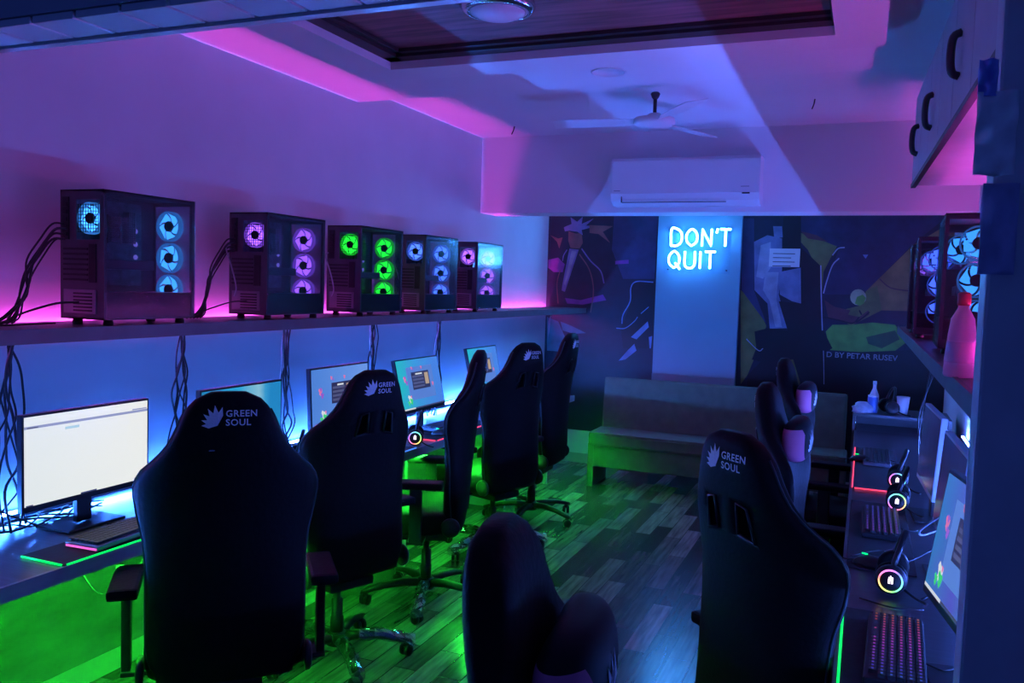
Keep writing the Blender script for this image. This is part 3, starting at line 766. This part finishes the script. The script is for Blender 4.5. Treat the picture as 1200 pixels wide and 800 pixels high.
CH = [(-1.86, 2.14, 131, 0, (), 1.0, 'large black gaming chair seen from behind beside the white screen, nearest on the left'),
      (-2.055, 3.06, 157, 20, (0, 2, 3), .98, 'black gaming chair second in the left row, partly hiding the light blue desktop monitor'),
      (-2.035, 3.835, 201, -4, (1,), 1.0, 'black gaming chair seen exactly side-on, third in the left row before the teal monitor'),
      (-2.07, 4.76, 160, 10, (0, 1, 3, 4), 1.0, 'black gaming chair with plastic-wrapped feet, fourth in the left row'),
      (-2.12, 5.56, 182, 0, (), 1.015, 'black gaming chair standing beside the sofa, farthest in the left row'),
      (-.118, 2.38, 47, 0, (), .985, 'black gaming chair seen from behind at the right desk, nearest there with white logo'),
      (-.09, 3.42, -3, 0, (), .99, 'black gaming chair with pink-ended neck pillow just behind the near right chair'),
      (-.15, 4.90, -3, 0, (), .985, 'black gaming chair with pink-ended neck pillow farthest on the right, before the sofa'),
      (-.235, 1.17, 8, 0, (), .99, 'black gaming chair with pink-ended neck pillow cut off by the bottom edge of the photo')]
for i, (x, y, rz, br, wr, s, lab) in enumerate(CH):
    c = base if i == len(CH)-1 else copy_tree(base)
    c.location = (x, y, 0); c.rotation_euler = (0, 0, R(rz)); c.scale = (s, s, s); c['label'] = lab
    if i == 0:
        for ch in list(c.children):
            if ch.name.startswith('backrest'): ch.data = PLAIN[0]; [setattr(q, 'use_smooth', True) for q in ch.data.polygons]
            if ch.name.startswith('harness_bezel'): bpy.data.objects.remove(ch)
        MB().box((-.003, -.008, -.002), (.001, .008, .002), bev=.001).build('glint_chip', chrome, c, loc=(surf(.045, 1.145, -1), .045, 1.145))  # small chrome chip added to draw a glint on the upper back
    if wr: add_wrap(c, wr)
    if i >= 6 and i < 8: add_pillow(c)
add_pillow(base)

# ------------------------------------------------------------------ sofa bench
r = root('sofa_bench', (-2.07, 6.70, 0), 0, 'long grey fabric bench sofa with straight back in front of the murals', 'sofa')
MB().box((0, .0, .34), (2.0, .36, .46), bev=.025).build('seat_cushion', sofam, r, smooth=False)
MB().box((.01, .015, .17), (1.99, .40, .345), bev=.006).build('seat_box', sofam, r)
M = Matrix.Translation((0, .31, .40)) @ Matrix.Rotation(R(-5), 4, 'X')
MB().box((.02, 0, 0), (1.98, .11, .49), None, M, bev=.022).build('backrest', sofam, r)
for x in (0.0, 1.95): MB().box((x, .01, 0), (x+.05, .42, .36), bev=.004).build('side_leg', sofam, r)

# ------------------------------------------------------------------ air conditioner
a0 = ony(717, 186, 5.85); a1 = ony(889, 237, 5.85)
r = root('air_conditioner', ((a0.x+a1.x)/2, YH, a1.z-.01), 0, 'white split air conditioner mounted on the beam', 'air conditioner')
w = (a1.x-a0.x)/2; hh = a0.z-a1.z+.01
pts = [(-w, -.001, .0), (-w, -.12, .0), (-w, -.175, .03), (-w, -.20, .08), (-w, -.20, hh-.02), (-w, -.185, hh), (-w, -.001, hh)]
MB().prism(pts, (2*w, 0, 0)).build('body', whitep, r)
MB().box((-w+.01, -.204, .075), (w-.01, -.199, hh-.03), bev=.002).build('front_panel', whitep, r)
M = Matrix.Translation((0, -.168, .022)) @ Matrix.Rotation(R(30), 4, 'X')
MB().box((-w+.09, -.01, 0.006), (w-.22, -.004, .058), None, Matrix.Translation((0, -.172, .018)), bev=.001).build('louvre', whitep, r)
MB().box((-w+.08, -.184, .016), (w-.215, -.1795, .021)).box((-w+.075, -.19, .018), (-w+.08, -.18, .06)).build('louvre_gap', blackp, r)
MB().box((w-.11, -.2055, .068), (w-.06, -.203, .078)).build('display', blackp, r)
MB().box((w-.12, -.2055, .115), (w-.065, -.2035, .119)).build('marking', greym, r)
MB().box((-w+.025, -.2055, .095), (-w+.07, -.2035, .099)).build('marking', greym, r)

# ------------------------------------------------------------------ ceiling fan, dome light, downlight, hooks
fc = Vector((-1.18, 4.88, 2.50))
r = root('ceiling_fan', (fc.x, fc.y, ZU), 0, 'white three-bladed ceiling fan hanging above the room', 'fan')
MB().lathe([(.02, 0), (.028, -.01), (.02, -.03), (.012, -.04)], seg=18).build('canopy', capd, r)
MB().lathe([(.011, -.03), (.011, -.13)], seg=10).build('rod', capd, r)
MB().lathe([(.03, -.12), (.05, -.135), (.115, -.15), (.12, -.175), (.10, -.19), (.04, -.195), (.0, -.197)], seg=28).build('motor', whitep, r, smooth=True)
for a in (185, 305, 68):
    M = Matrix.Rotation(R(a), 4, 'Z'); mb = MB(); rs = []
    for x, w, tl in ((.10, .03, 0), (.17, .035, .003), (.2, .055, .006), (.40, .062, .008), (.585, .060, .006), (.60, .045, .006)):
        rs.append([M @ Vector((x, sy*w, -.165+sy*.010+dz)) for sy, dz in ((-1, -.002), (1, -.002), (1, .002), (-1, .002))])
    mb.rings(rs); o = mb.build('blade', whitep, r)
    for p in o.data.polygons: p.use_smooth = False
dl = onz(583, 12, 2.65)
r = root('ceiling_light', (dl.x, dl.y, 2.683), 0, 'round chrome-rimmed dome light, unlit, on the wooden ceiling tray', 'ceiling light')
MB().lathe([(.135, 0), (.14, -.02), (.125, -.04), (.105, -.043), (.105, -.03)], seg=36).build('rim', chrome, r, smooth=True)
MB().lathe([(.105, -.03), (.10, -.045), (.07, -.058), (.03, -.064), (0, -.065)], seg=36).build('glass_dome', mat('frosted_dome', (.7, .7, .75), .25, var=.02), r, smooth=True)
d = onz(713, 84, ZC)
r = root('recessed_light', (d.x, d.y, ZC-.001), 0, 'flat round recessed light in the ceiling, switched off', 'ceiling light')
MB().lathe([(.0, 0), (.085, 0), (.085, -.004), (.075, -.006), (.075, -.002), (0, -.002)], seg=32).build('rim', ceilm, r)
for (px, py, lab) in ((955, 116, 'short dark wire sticking out of the ceiling right of the fan'), (603, 148, 'short dark wire sticking out of the ceiling near the left wall')):
    p = onz(px, py, ZU)
    o = MB().tube([(0, 0, .0), (-.003, -.01, -.03), (-.012, -.02, -.06)], .004, None, 6).build('ceiling_wire', capd, loc=(p.x, p.y, ZU)); tag(o, lab, 'wire')

# ------------------------------------------------------------------ neon sign
NY = YB-.10
neon = glow('neon_tube', (.05, .31, 1.), 120.)
r = root('neon_sign', (ony(818, 292, NY).x, NY, ony(818, 292, NY).z), 0, 'glowing blue-white neon sign reading DON\'T QUIT on the pilaster', 'sign')
LET = {'D': [[(0, 0), (0, 1), (.35, 1), (.62, .75), (.62, .25), (.35, 0), (0, 0)]], 'O': [[(.33, 0), (.08, .2), (0, .5), (.08, .8), (.33, 1), (.58, .8), (.66, .5), (.58, .2), (.33, 0)]],
       'N': [[(0, 0), (0, 1), (.55, 0), (.55, 1)]], "'": [[(.08, 1.02), (.02, .78)]], 'T': [[(0, 1), (.6, 1)], [(.3, 1), (.3, 0)]],
       'Q': [[(.33, 0), (.08, .2), (0, .5), (.08, .8), (.33, 1), (.58, .8), (.66, .5), (.58, .2), (.33, 0)], [(.4, .3), (.7, -.08)]], 'U': [[(0, 1), (0, .25), (.15, .03), (.3, 0), (.45, .03), (.6, .25), (.6, 1)]], 'I': [[(.05, 0), (.05, 1)]]}
ADV = {'D': .92, 'O': .95, 'N': .82, "'": .25, 'T': .8, 'Q': .98, 'U': .88, 'I': .34}
for txt, x0, z0 in (("DON'T", ony(786, 292, NY).x-r.location.x, .03), ('QUIT', ony(784, 292, NY).x-r.location.x, -.165)):
    x = x0; s = .145
    for ch in txt:
        mb = MB()
        for st in LET[ch]:
            P = [(x+p[0]*s, 0, z0+p[1]*s) for p in st]
            if ch in 'DOQU' and len(P) > 4: P = spline(P, 3)
            mb.tube(P, .0075, None, 6)
        nl = mb.build('neon_letter', neon, r)
        mb = MB()
        for st in LET[ch]:
            P = [Vector((x+p[0]*s, 0, z0+p[1]*s)) for p in st]
            if ch in 'DOQU' and len(P) > 4: P = spline(P, 3)
            for i in range(len(P)-1):
                d = (P[i+1]-P[i]); d.normalize(); n = Vector((-d.z, 0, d.x))*.0105; a, b = P[i]-d*.004, P[i+1]+d*.004
                mb.prism([a-n+Vector((0, .0055, 0)), b-n+Vector((0, .0055, 0)), b+n+Vector((0, .0055, 0)), a+n+Vector((0, .0055, 0))], (0, .002, 0))
        mb.build('backing_channel', whitep, nl); x += ADV[ch]*s
MB().box((-.30, .008, -.21), (.28, .013, .20), bev=.002).build('clear_backing', glass('clear_acrylic', (.95, .97, 1.), .10, .05), r)
for sx in (-.26, .25):
    for sz in (-.18, .17): MB().tube([(sx, .008, sz), (sx, .0385, sz)], .007, None, 8).build('standoff', chrome, r)

# ------------------------------------------------------------------ murals
def P(name, c, r=.45): return mat('print_'+name, tuple(v*.75 for v in c), r, var=.25, scale=9)
MY = YB-.004
def mural(name, label, quad, shapes, lines=()):
    """flat printed wall sheet; all coordinates are points on the back wall"""
    o = [ony(x, y, MY) for x, y in quad]
    xs = (min(p.x for p in o), max(p.x for p in o)); zs = (min(p.z for p in o), max(p.z for p in o))
    mb = MB(); mb.box((xs[0], MY-.002, zs[0]), (xs[1], MY+.003, zs[1]), P('navy', (.012, .018, .04)))
    k = 0
    for m, pts in shapes:
        k += 1; yy = MY-.0022-.00012*k
        q = [ony(x, y, yy) for x, y in pts]
        q = [Vector((min(max(p.x, xs[0]), xs[1]), p.y, min(max(p.z, zs[0]), zs[1]))) for p in q]
        f = mb.poly(q, m)
    for m, w, pts in lines:
        k += 1
        q = spline([ony(x, y, MY-.003) for x, y in pts], 4)
        for i in range(len(q)-1):
            d = (q[i+1]-q[i]); nn = Vector((-d.z, 0, d.x)).normalized()*w/2; off = Vector((0, -.00010*k, 0))
            mb.poly([q[i]-nn+off, q[i+1]-nn+off, q[i+1]+nn+off, q[i]+nn+off], m)
    me = mb.build(name, None); tag(me, label, 'mural'); return me
Z5 = lambda L: [(620+x/3.8125, 240+y/3.8095) for x, y in L]
vio, ora, whi, pur, cya, cyl = P('violet', (.24, .20, .42)), P('rust', (.30, .12, .10)), P('bone', (.42, .38, .50)), P('magenta', (.30, .06, .34)), P('teal', (.08, .26, .30)), P('sky', (.18, .34, .6))
nav, dk = P('deep_blue', (.035, .05, .13)), P('ink', (.006, .007, .012))
mural('wall_mural', 'dark fantasy mural with a pale blade and curved lines left of the pilaster', [(641, 252), (769, 252), (769, 500), (641, 500)],
      [(nav, Z5([(380, 50), (575, 50), (560, 330), (420, 330), (370, 200)])),
       (pur, Z5([(85, 245), (130, 235), (160, 265), (150, 300), (110, 300), (85, 280)])),
       (pur, Z5([(160, 415), (230, 425), (330, 400), (345, 425), (240, 445), (170, 440)])),
       (vio, Z5([(180, 195), (222, 200), (160, 388), (145, 382), (150, 350)])),
       (whi, Z5([(190, 205), (212, 208), (162, 360), (156, 352)])),
       (ora, Z5([(176, 118), (210, 128), (235, 125), (240, 170), (225, 195), (185, 192), (175, 160)])),
       (vio, Z5([(155, 100), (190, 85), (250, 92), (300, 95), (235, 112), (240, 135), (215, 120), (180, 115), (160, 118)])),
       (ora, Z5([(270, 90), (375, 95), (330, 120), (362, 170), (310, 130), (270, 125)])),
       (ora, Z5([(95, 135), (130, 150), (150, 145), (135, 195), (125, 165)])),
       (vio, Z5([(190, 85), (185, 55), (215, 75), (240, 52), (235, 85), (290, 60), (255, 92)])),
       (cya, Z5([(80, 500), (130, 520), (165, 600), (150, 655), (80, 650)])),
       (cya, Z5([(140, 520), (190, 540), (255, 572), (200, 575), (150, 560)])),
       (whi, Z5([(85, 520), (98, 490), (92, 560), (84, 600)])),
       (dk, Z5([(455, 360), (480, 345), (575, 345), (560, 640), (420, 640), (410, 550), (450, 450)])),
       (cyl, Z5([(400, 695), (440, 650), (470, 620), (480, 650), (430, 690)])),
       (cyl, Z5([(455, 590), (530, 520), (535, 545), (480, 600)])),
       (cyl, Z5([(535, 590), (550, 585), (545, 640), (538, 640)])),
       (pur, Z5([(385, 250), (445, 245), (445, 262), (385, 265)]))],
      [(ora, .010, Z5([(140, 290), (125, 350), (130, 440)])), (ora, .010, Z5([(225, 220), (270, 290), (288, 380), (275, 480)])), (vio, .012, Z5([(235, 195), (275, 250), (320, 295), (335, 350)])),
       (vio, .010, Z5([(170, 200), (155, 225), (150, 250)])), (cyl, .010, Z5([(555, 345), (480, 342), (455, 370), (452, 430), (420, 490), (415, 530)])), (cyl, .008, Z5([(390, 550), (430, 550), (470, 520), (485, 500)])), (cyl, .007, Z5([(500, 485), (535, 455)]))])
Z6 = lambda L: [(860+x/3.809, 240+y/3.809) for x, y in L]
oli, gre, ste, stl, och, bal, red = P('olive', (.17, .20, .05)), P('green', (.16, .42, .06)), P('steel', (.22, .26, .42)), P('pale_steel', (.42, .46, .58)), P('ochre', (.26, .17, .06)), P('ball', (.50, .52, .30)), P('maroon', (.12, .04, .05))
mural('wall_mural', 'dark mural with green and ochre fields and a pale ball, right of the pilaster', [(868, 252), (1128, 252), (1128, 560), (868, 560)],
      [(P('night', (.025, .03, .085)), Z6([(300, 45), (960, 45), (800, 175), (590, 385), (520, 400), (400, 400), (470, 190), (300, 120)])),
       (oli, Z6([(30, 380), (100, 440), (145, 540), (110, 640), (60, 760), (30, 800)])),
       (nav, Z6([(35, 60), (90, 60), (90, 380), (145, 530), (35, 380)])),
       (och, Z6([(800, 180), (1000, 60), (1000, 480), (640, 470), (590, 385)])),
       (oli, Z6([(590, 385), (640, 360), (660, 470), (520, 540), (440, 480), (560, 450)])),
       (oli, Z6([(298, 125), (345, 140), (460, 185), (430, 240), (400, 300), (392, 400), (380, 300), (330, 200), (298, 165)])),
       (gre, Z6([(410, 565), (440, 535), (520, 535), (620, 525), (720, 535), (775, 610), (700, 665), (430, 648)])),
       (ste, Z6([(90, 165), (150, 135), (215, 150), (215, 290), (200, 400), (222, 480), (240, 550), (160, 552), (150, 440), (92, 380)])),
       (stl, Z6([(120, 180), (165, 165), (165, 280), (130, 330), (100, 320)])), (stl, Z6([(140, 300), (200, 300), (190, 420), (215, 545), (185, 545), (160, 430), (130, 380)])),
       (ste, Z6([(200, 300), (298, 280), (300, 440), (260, 430), (205, 400)])), (ste, Z6([(175, 95), (215, 95), (218, 145), (180, 150)])),
       (dk, Z6([(220, 50), (300, 50), (300, 190), (385, 270), (390, 540), (440, 640), (400, 660), (400, 900), (220, 900), (240, 560), (200, 430), (300, 440), (300, 280), (220, 190)])),
       (dk, Z6([(92, 565), (150, 550), (240, 560), (260, 620), (250, 700), (120, 700), (80, 690), (100, 640)])),
       (dk, Z6([(60, 760), (130, 690), (250, 690), (260, 900), (60, 900)])),
       (P('dark_green', (.07, .12, .04)), Z6([(590, 590), (720, 560), (740, 600), (660, 640), (600, 620)])),
       (oli, Z6([(250, 690), (265, 690), (295, 790), (285, 860), (262, 800)])),
       (red, Z6([(405, 425), (450, 455), (520, 470), (510, 490), (560, 500), (600, 470), (605, 490), (545, 530), (480, 520), (420, 500)])),
       (red, Z6([(300, 118), (370, 135), (420, 165), (330, 150)])),
       (bal, Z6([(555+36*cos(a*pi/8), 412+36*sin(a*pi/8)) for a in range(16)])), (gre, Z6([(540, 440), (550, 410), (575, 400), (590, 415), (580, 440), (560, 450)])),
       (cyl, Z6([(575, 222), (600, 222), (588, 240)])), (dk, Z6([(400, 662), (1020, 640), (1020, 1200), (400, 1200)]))],
      [(stl, .010, Z6([(470, 238), (440, 270), (415, 340), (400, 395)])), (stl, .010, Z6([(495, 190), (465, 195), (440, 225)])), (stl, .009, Z6([(388, 270), (390, 400), (395, 560)])),
       (dk, .012, Z6([(400, 500), (470, 515), (530, 528), (560, 500)])), (dk, .012, Z6([(545, 525), (580, 500), (605, 478)])), (dk, .012, Z6([(570, 490), (560, 470)])),
       (stl, .006, Z6([(400, 650), (402, 760), (402, 800)])), (stl, .008, Z6([(60, 600), (60, 602), (110, 650), (130, 640)])), (red, .01, Z6([(650, 330), (700, 370), (790, 385)]))])
vs, fs, w = text_polys('D BY PETAR RUSEV', .105, 1.02)
a = ony(968, 418, MY-.008); b = ony(1052, 421, MY-.008); sc = (b.x-a.x)/w
mb = MB(); V = [mb.bm.verts.new((p.x*sc, 0, p.y*sc*1.0)) for p in vs]
for f in fs: mb.bm.faces.new([V[i] for i in f])
lt = mb.build('mural_lettering', P('letter_grey', (.34, .35, .40)), loc=a)
for o in bpy.data.objects:
    if o.name.startswith('wall_mural') and 'pale ball' in o.get('label', ''): lt.parent = o
pp = [ony(x, y, MY-.012) for x, y in ((902, 291), (938, 290), (938, 313), (902, 313))]
mb = MB(); mb.box((pp[0].x, YB-.016, pp[2].z), (pp[1].x, YB-.014, pp[0].z)); r = root('paper_notice', (0, 0, 0), 0, 'white printed paper notice taped onto the right mural', 'paper')
mb.build('sheet', paperm, r)
mb = MB()
for k in range(4): mb.box((pp[0].x+.03, YB-.0172, pp[0].z-.04-.035*k), (pp[1].x-.04-.03*(k % 2), YB-.016, pp[0].z-.046-.035*k))
mb.build('printed_lines', capd, r)

# ------------------------------------------------------------------ spray bottle, sheets on the door frame
def milky():
    m = mat('milky_pink_lit', (.9, .62, .75), .3, var=.04); N = m.node_tree.nodes; L = m.node_tree.links  # white bottle, the pink light on it is put into its colour
    t = N.new('ShaderNodeBsdfTranslucent'); t.inputs[0].default_value = (.95, .55, .75, 1); mx = N.new('ShaderNodeMixShader'); mx.inputs[0].default_value = .6
    L.new(N['Principled BSDF'].outputs[0], mx.inputs[1]); L.new(t.outputs[0], mx.inputs[2]); L.new(mx.outputs[0], N['Material Output'].inputs[0]); return m
p = (.218, 2.30)
r = root('spray_bottle', (p[0], p[1], ZT), R(200), 'translucent cleaning bottle tinted pink as if lit with red cap on the right shelf edge', 'bottle')
MB().lathe([(.0, 0), (.034, 0), (.037, .006), (.036, .03), (.031, .10), (.026, .14), (.013, .165), (.012, .175)], seg=24).build('body', milky(), r, smooth=True)
MB().lathe([(.014, .172), (.015, .178), (.015, .20), (.010, .204), (0, .205)], seg=20).build('cap', mat('red_plastic', (.7, .05, .08), .35, var=.05), r)
MB().lathe([(.0365, .035), (.0345, .06), (.0325, .085)], seg=24, cap=False).build('label_band', mat('label_pink', (.8, .35, .55), .5, var=.1), r)
k = 0
for (c0, c1, col, lab) in (((1148, 70), (1168, 112), (.25, .3, .8), 'small dark blue sheet taped highest on the door frame'),
                      ((1146, 108), (1188, 205), (.9, .9, .95), 'crumpled pale blue plastic sheet taped on the door frame'),
                      ((1152, 215), (1188, 322), (.4, .4, .65), 'dark printed sheet taped lowest on the door frame')):
    y = YF+.03
    a = ony(*c0, y); b = ony(*c1, y); mb = MB(); nx, nz = 12, 18
    rs = []
    V = [[mb.bm.verts.new((a.x+(b.x-a.x)*i/nx, y+.007*sin(i*.65+k)*cos(j*.42+k*2)+.006*(k == 1)*sin(j*.9+i*.5), a.z+(b.z-a.z)*j/nz)) for j in range(nz+1)] for i in range(nx+1)]
    for i in range(nx):
        for j in range(nz): mb.bm.faces.new((V[i][j], V[i+1][j], V[i+1][j+1], V[i][j+1]))
    o = mb.build('taped_sheet', mat('sheet_%d' % k, col,   .3, var=.2, scale=20), smooth=True); md = o.modifiers.new('thickness', 'SOLIDIFY'); md.thickness = .001
    tag(o, lab, 'paper', 'sheets taped on the door frame'); k += 1

# ------------------------------------------------------------------ end rack with small things
r = root('side_rack', (-.04, 6.16, 0), 0, 'dark open side rack at the far end of the right desk', 'rack')
for z in (.74, .86): MB().box((0, 0, z-.02), (.60, .40, z), bev=.003).build('shelf_board', laminate_lit, r)
for x in (0., .58): MB().box((x, .0, 0), (x+.02, .40, .84)).build('side_panel', laminate_lit, r)
MB().box((.02, .38, 0), (.58, .40, .84)).build('back_panel', laminate_lit, r)
MB().tube([(.02, -.004, .845), (.022, -.004, .74)], .003, None, 6).build('pull_bar', chrome, r)
def small(name, prof_, x, y, z, m, lab, cat, capm=None, capp=None):
    r = root(name, (x, y, z), 0, lab, cat)
    MB().lathe(prof_, seg=20).build('body', m, r, smooth=True)
    if capm: MB().lathe(capp, seg=20).build('cap', capm, r)
small('tin_can', [(0, 0), (.03, 0), (.033, .005), (.033, .10), (.03, .108)], .08, 6.27, .86, mat('can_blue', (.12, .22, .55), .35, .3, var=.1), 'small blue can with white lid on the side rack', 'can', whitep, [(.031, .108), (.032, .118), (.0, .12)])
small('bottle', [(0, 0), (.03, 0), (.032, .01), (.031, .10), (.012, .15), (.011, .18)], .09, 6.44, .86, whitep, 'slim white bottle standing behind the blue can', 'bottle', whitep, [(.013, .178), (.013, .20), (0, .202)])
small('paper_cup', [(0, 0), (.03, 0), (.042, .12), (.040, .12), (.029, .005), (0, .005)], .27, 6.30, .86, whitep, 'white cup on the side rack next to the right wall monitors', 'cup')
headset((.20, 6.19, .86), R(15), 'dark unlit headset lying among the bottles on the side rack', .1, lit=False)
bg = MB(); random.seed(2); rs = []
for i in range(7):
    zz = .0+.012*i; rr = .065*(1-(i/6.5)**2)**.5+.004
    rs.append([Vector((rr*(1+random.uniform(-.2, .2))*cos(2*pi*j/10), rr*.8*(1+random.uniform(-.2, .2))*sin(2*pi*j/10), zz)) for j in range(10)])
bg.rings(rs); o = bg.build('crumpled_bag', mat('bag_plastic', (.4, .42, .5), .3, var=.2, scale=30), loc=(.02, 6.24, .86)); tag(o, 'small crumpled pale bag left of the blue can', 'bag')

# ------------------------------------------------------------------ cables
def bundle(paths, r, name, label, group, mats=None):
    """each strand a part of one tied bundle"""
    o = Vector(paths[0][0]); t = root(name, o, 0, label, 'cable', group)
    for i, pth in enumerate(paths):
        rr = r*(.8+.5*((i*37) % 5)/5)
        MB().tube(spline([Vector(q)-o for q in pth], 5), rr, None, 5).build('strand', mats[i] if mats and mats[i] else cablem, t)
    return t
random.seed(11)
def hang(y, x, n, ztop, zbot, label, spread=.03, mats=None):
    ps = []
    for i in range(n):
        dx, dy = random.uniform(-.015, .015), random.uniform(-.018, .018); pts = []
        m = 7
        for j in range(m):
            f = j/(m-1); z = ztop+(zbot-ztop)*f; s = spread*(f**2)*1.5
            pts.append((x+dx*(1+.5*sin(f*7+i))+random.uniform(-.006, .006), y+dy+random.uniform(-.012, .012)+s*(i-n/2)*.35+.02*sin(f*5+i*2), z))
        pts.append((x-.02+random.uniform(-.03, .05), y+random.uniform(-.1, .1), .757))
        ps.append(pts)
    return bundle(ps, .0042, 'cable_bundle', label, 'cable bundles hanging between shelf and desk', mats)
hang(1.97, -2.65, 7, 1.41, .90, 'black cable bundle hanging at the left edge beside the white screen', .05)
hang(2.76, -2.65, 6, 1.41, .90, 'black cable bundle hanging behind the big near chair')
hang(3.46, -2.65, 6, 1.41, .90, 'black cable bundle hanging left of the light blue monitor', .04, [None, cablew]+[None]*4)
hang(4.26, -2.65, 6, 1.41, .90, 'black cable bundle hanging left of the teal monitor', .03, [None, None, cablew]+[None]*3)
hang(5.08, -2.65, 5, 1.41, .90, 'black cable bundle hanging between the teal and the farthest monitor', .03, [None, cablew]+[None]*3)
for y, x0, n, lab in ((2.18, -2.64, 6, 'black cable bundle plugged into the back of the cyan-fanned tower'), (3.055, -2.64, 5, 'black cable bundle plugged into the back of the violet-fanned tower')):
    ps = []
    for i in range(n):
        ztop = ZT+.34+.018*(i % 4)
        sx = random.uniform(-.01, .01)
        ps.append([(x0+.02+sx, y-.012, ztop-.04), (x0+.012+sx, y-.045-.003*i, ztop-.045), (x0-.0+sx, y-.08-.004*i, ztop-.10), (x0-.01+sx*2, y-.12-.004*i, ztop-.17), (x0-.01+sx*2, y-.15+.003*i, ztop-.24), (x0+.02*sx, y-.17-.012*i, ZT+.030), (x0+.02*sx, y-.20-.02*i, ZT+.006)])
    ps.append([(x0+.09, y-.012, ZT+.08), (x0+.06, y-.08, ZT+.075), (x0+.0, y-.16, ZT+.04), (x0-.03, y-.22, ZT+.008), (x0-.06, y-.28, ZT+.008)])
    bundle(ps, .004, 'cable_bundle', lab, 'cable bundles behind the towers')
for y, lab in ((3.80, 'pale cable looping from the back of the green-fanned tower'), (4.50, 'pale cable looping from the back of the deep-blue-fanned tower'), (3.05, 'pale cable looping down the back of the violet-fanned tower')):
    bundle([[(-2.64, y-.012, ZT+.33), (-2.63, y-.05, ZT+.31), (-2.60, y-.045, ZT+.22), (-2.59, y-.03, ZT+.14), (-2.61, y-.02, ZT+.10)]], .004, 'tower_cable', lab, 'pale cables behind the towers', [cablew])
pts = [(-2.62, 1.75, ZT+.006)] + [(-2.60+.03*sin(k), 1.75+k*.12, ZT+.006) for k in range(1, 4)]
bundle([pts], .004, 'shelf_cable', 'thin cable lying on the left shelf before the nearest tower', None)
bundle([[(-2.30, 1.95, .70), (-2.25, 1.97, .62), (-2.24, 2.02, .60), (-2.25, 2.12, .62), (-2.28, 2.22, .68), (-2.28, 2.24, .70)]], .0025, 'hanging_cable', 'thin black cable drooping below the left desk edge', None)
# right side cables
bundle([[(.33, 2.78, 1.12), (.27, 2.70, 1.02), (.19, 2.62, .985), (.17, 2.52, 1.02), (.22, 2.42, 1.10), (.33, 2.35, 1.22), (.48, 2.3, 1.415)]], .004, 'loose_cable', 'grey looping cable in front of the second right monitor', None, [cablew])
bundle([[(.30, 4.3, 1.415), (.28, 4.28, 1.25), (.26, 4.3, 1.05), (.27, 4.38, .9), (.33, 4.5, .757)], [(.31, 4.32, 1.415), (.30, 4.3, 1.3), (.25, 4.27, 1.1), (.29, 4.42, .9), (.36, 4.55, .757)]], .004, 'cable_bundle', 'cables hanging beyond the farthest right monitor', 'cable bundles hanging between shelf and desk')
bundle([[(.0, 3.1, .758), (.10, 3.2, .762), (.16, 3.1, .758), (.26, 3.3, .756)], [(.03, 2.68, .755), (.12, 2.64, .755), (.2, 2.66, .755)], [(.2, 2.75, .756), (.26, 2.8, .78), (.31, 2.9, .80)]], .0028, 'desk_cables', 'thin cables lying around the nearest right headset', None)
# tangle behind the near-left monitor
ps = []
for i in range(6):
    a = i*1.1; ps.append([(-2.68+.05*cos(a+k), 1.80+.09*k+.03*sin(a*k), .758+.02*abs(sin(k+a))) for k in range(7)])
bundle(ps, .0035, 'cable_tangle', 'tangle of cables on the desk behind the near left monitor', None)

# ------------------------------------------------------------------ light from outside the entrance
w = bpy.data.worlds.new('world'); SC.world = w; w.use_nodes = True
w.node_tree.nodes['Background'].inputs[0].default_value = (.03, .07, .45, 1); w.node_tree.nodes['Background'].inputs[1].default_value = .32

vs_ = SC.view_settings; vs_.view_transform = 'Standard'; vs_.look = 'None'; vs_.gamma = 1; vs_.exposure = 0.0; vs_.use_curve_mapping = False
SC.cycles.use_denoising = True
SC.cycles.max_bounces = 8; SC.cycles.diffuse_bounces = 4; SC.cycles.transparent_max_bounces = 12
SC.cycles.sample_clamp_indirect = 4
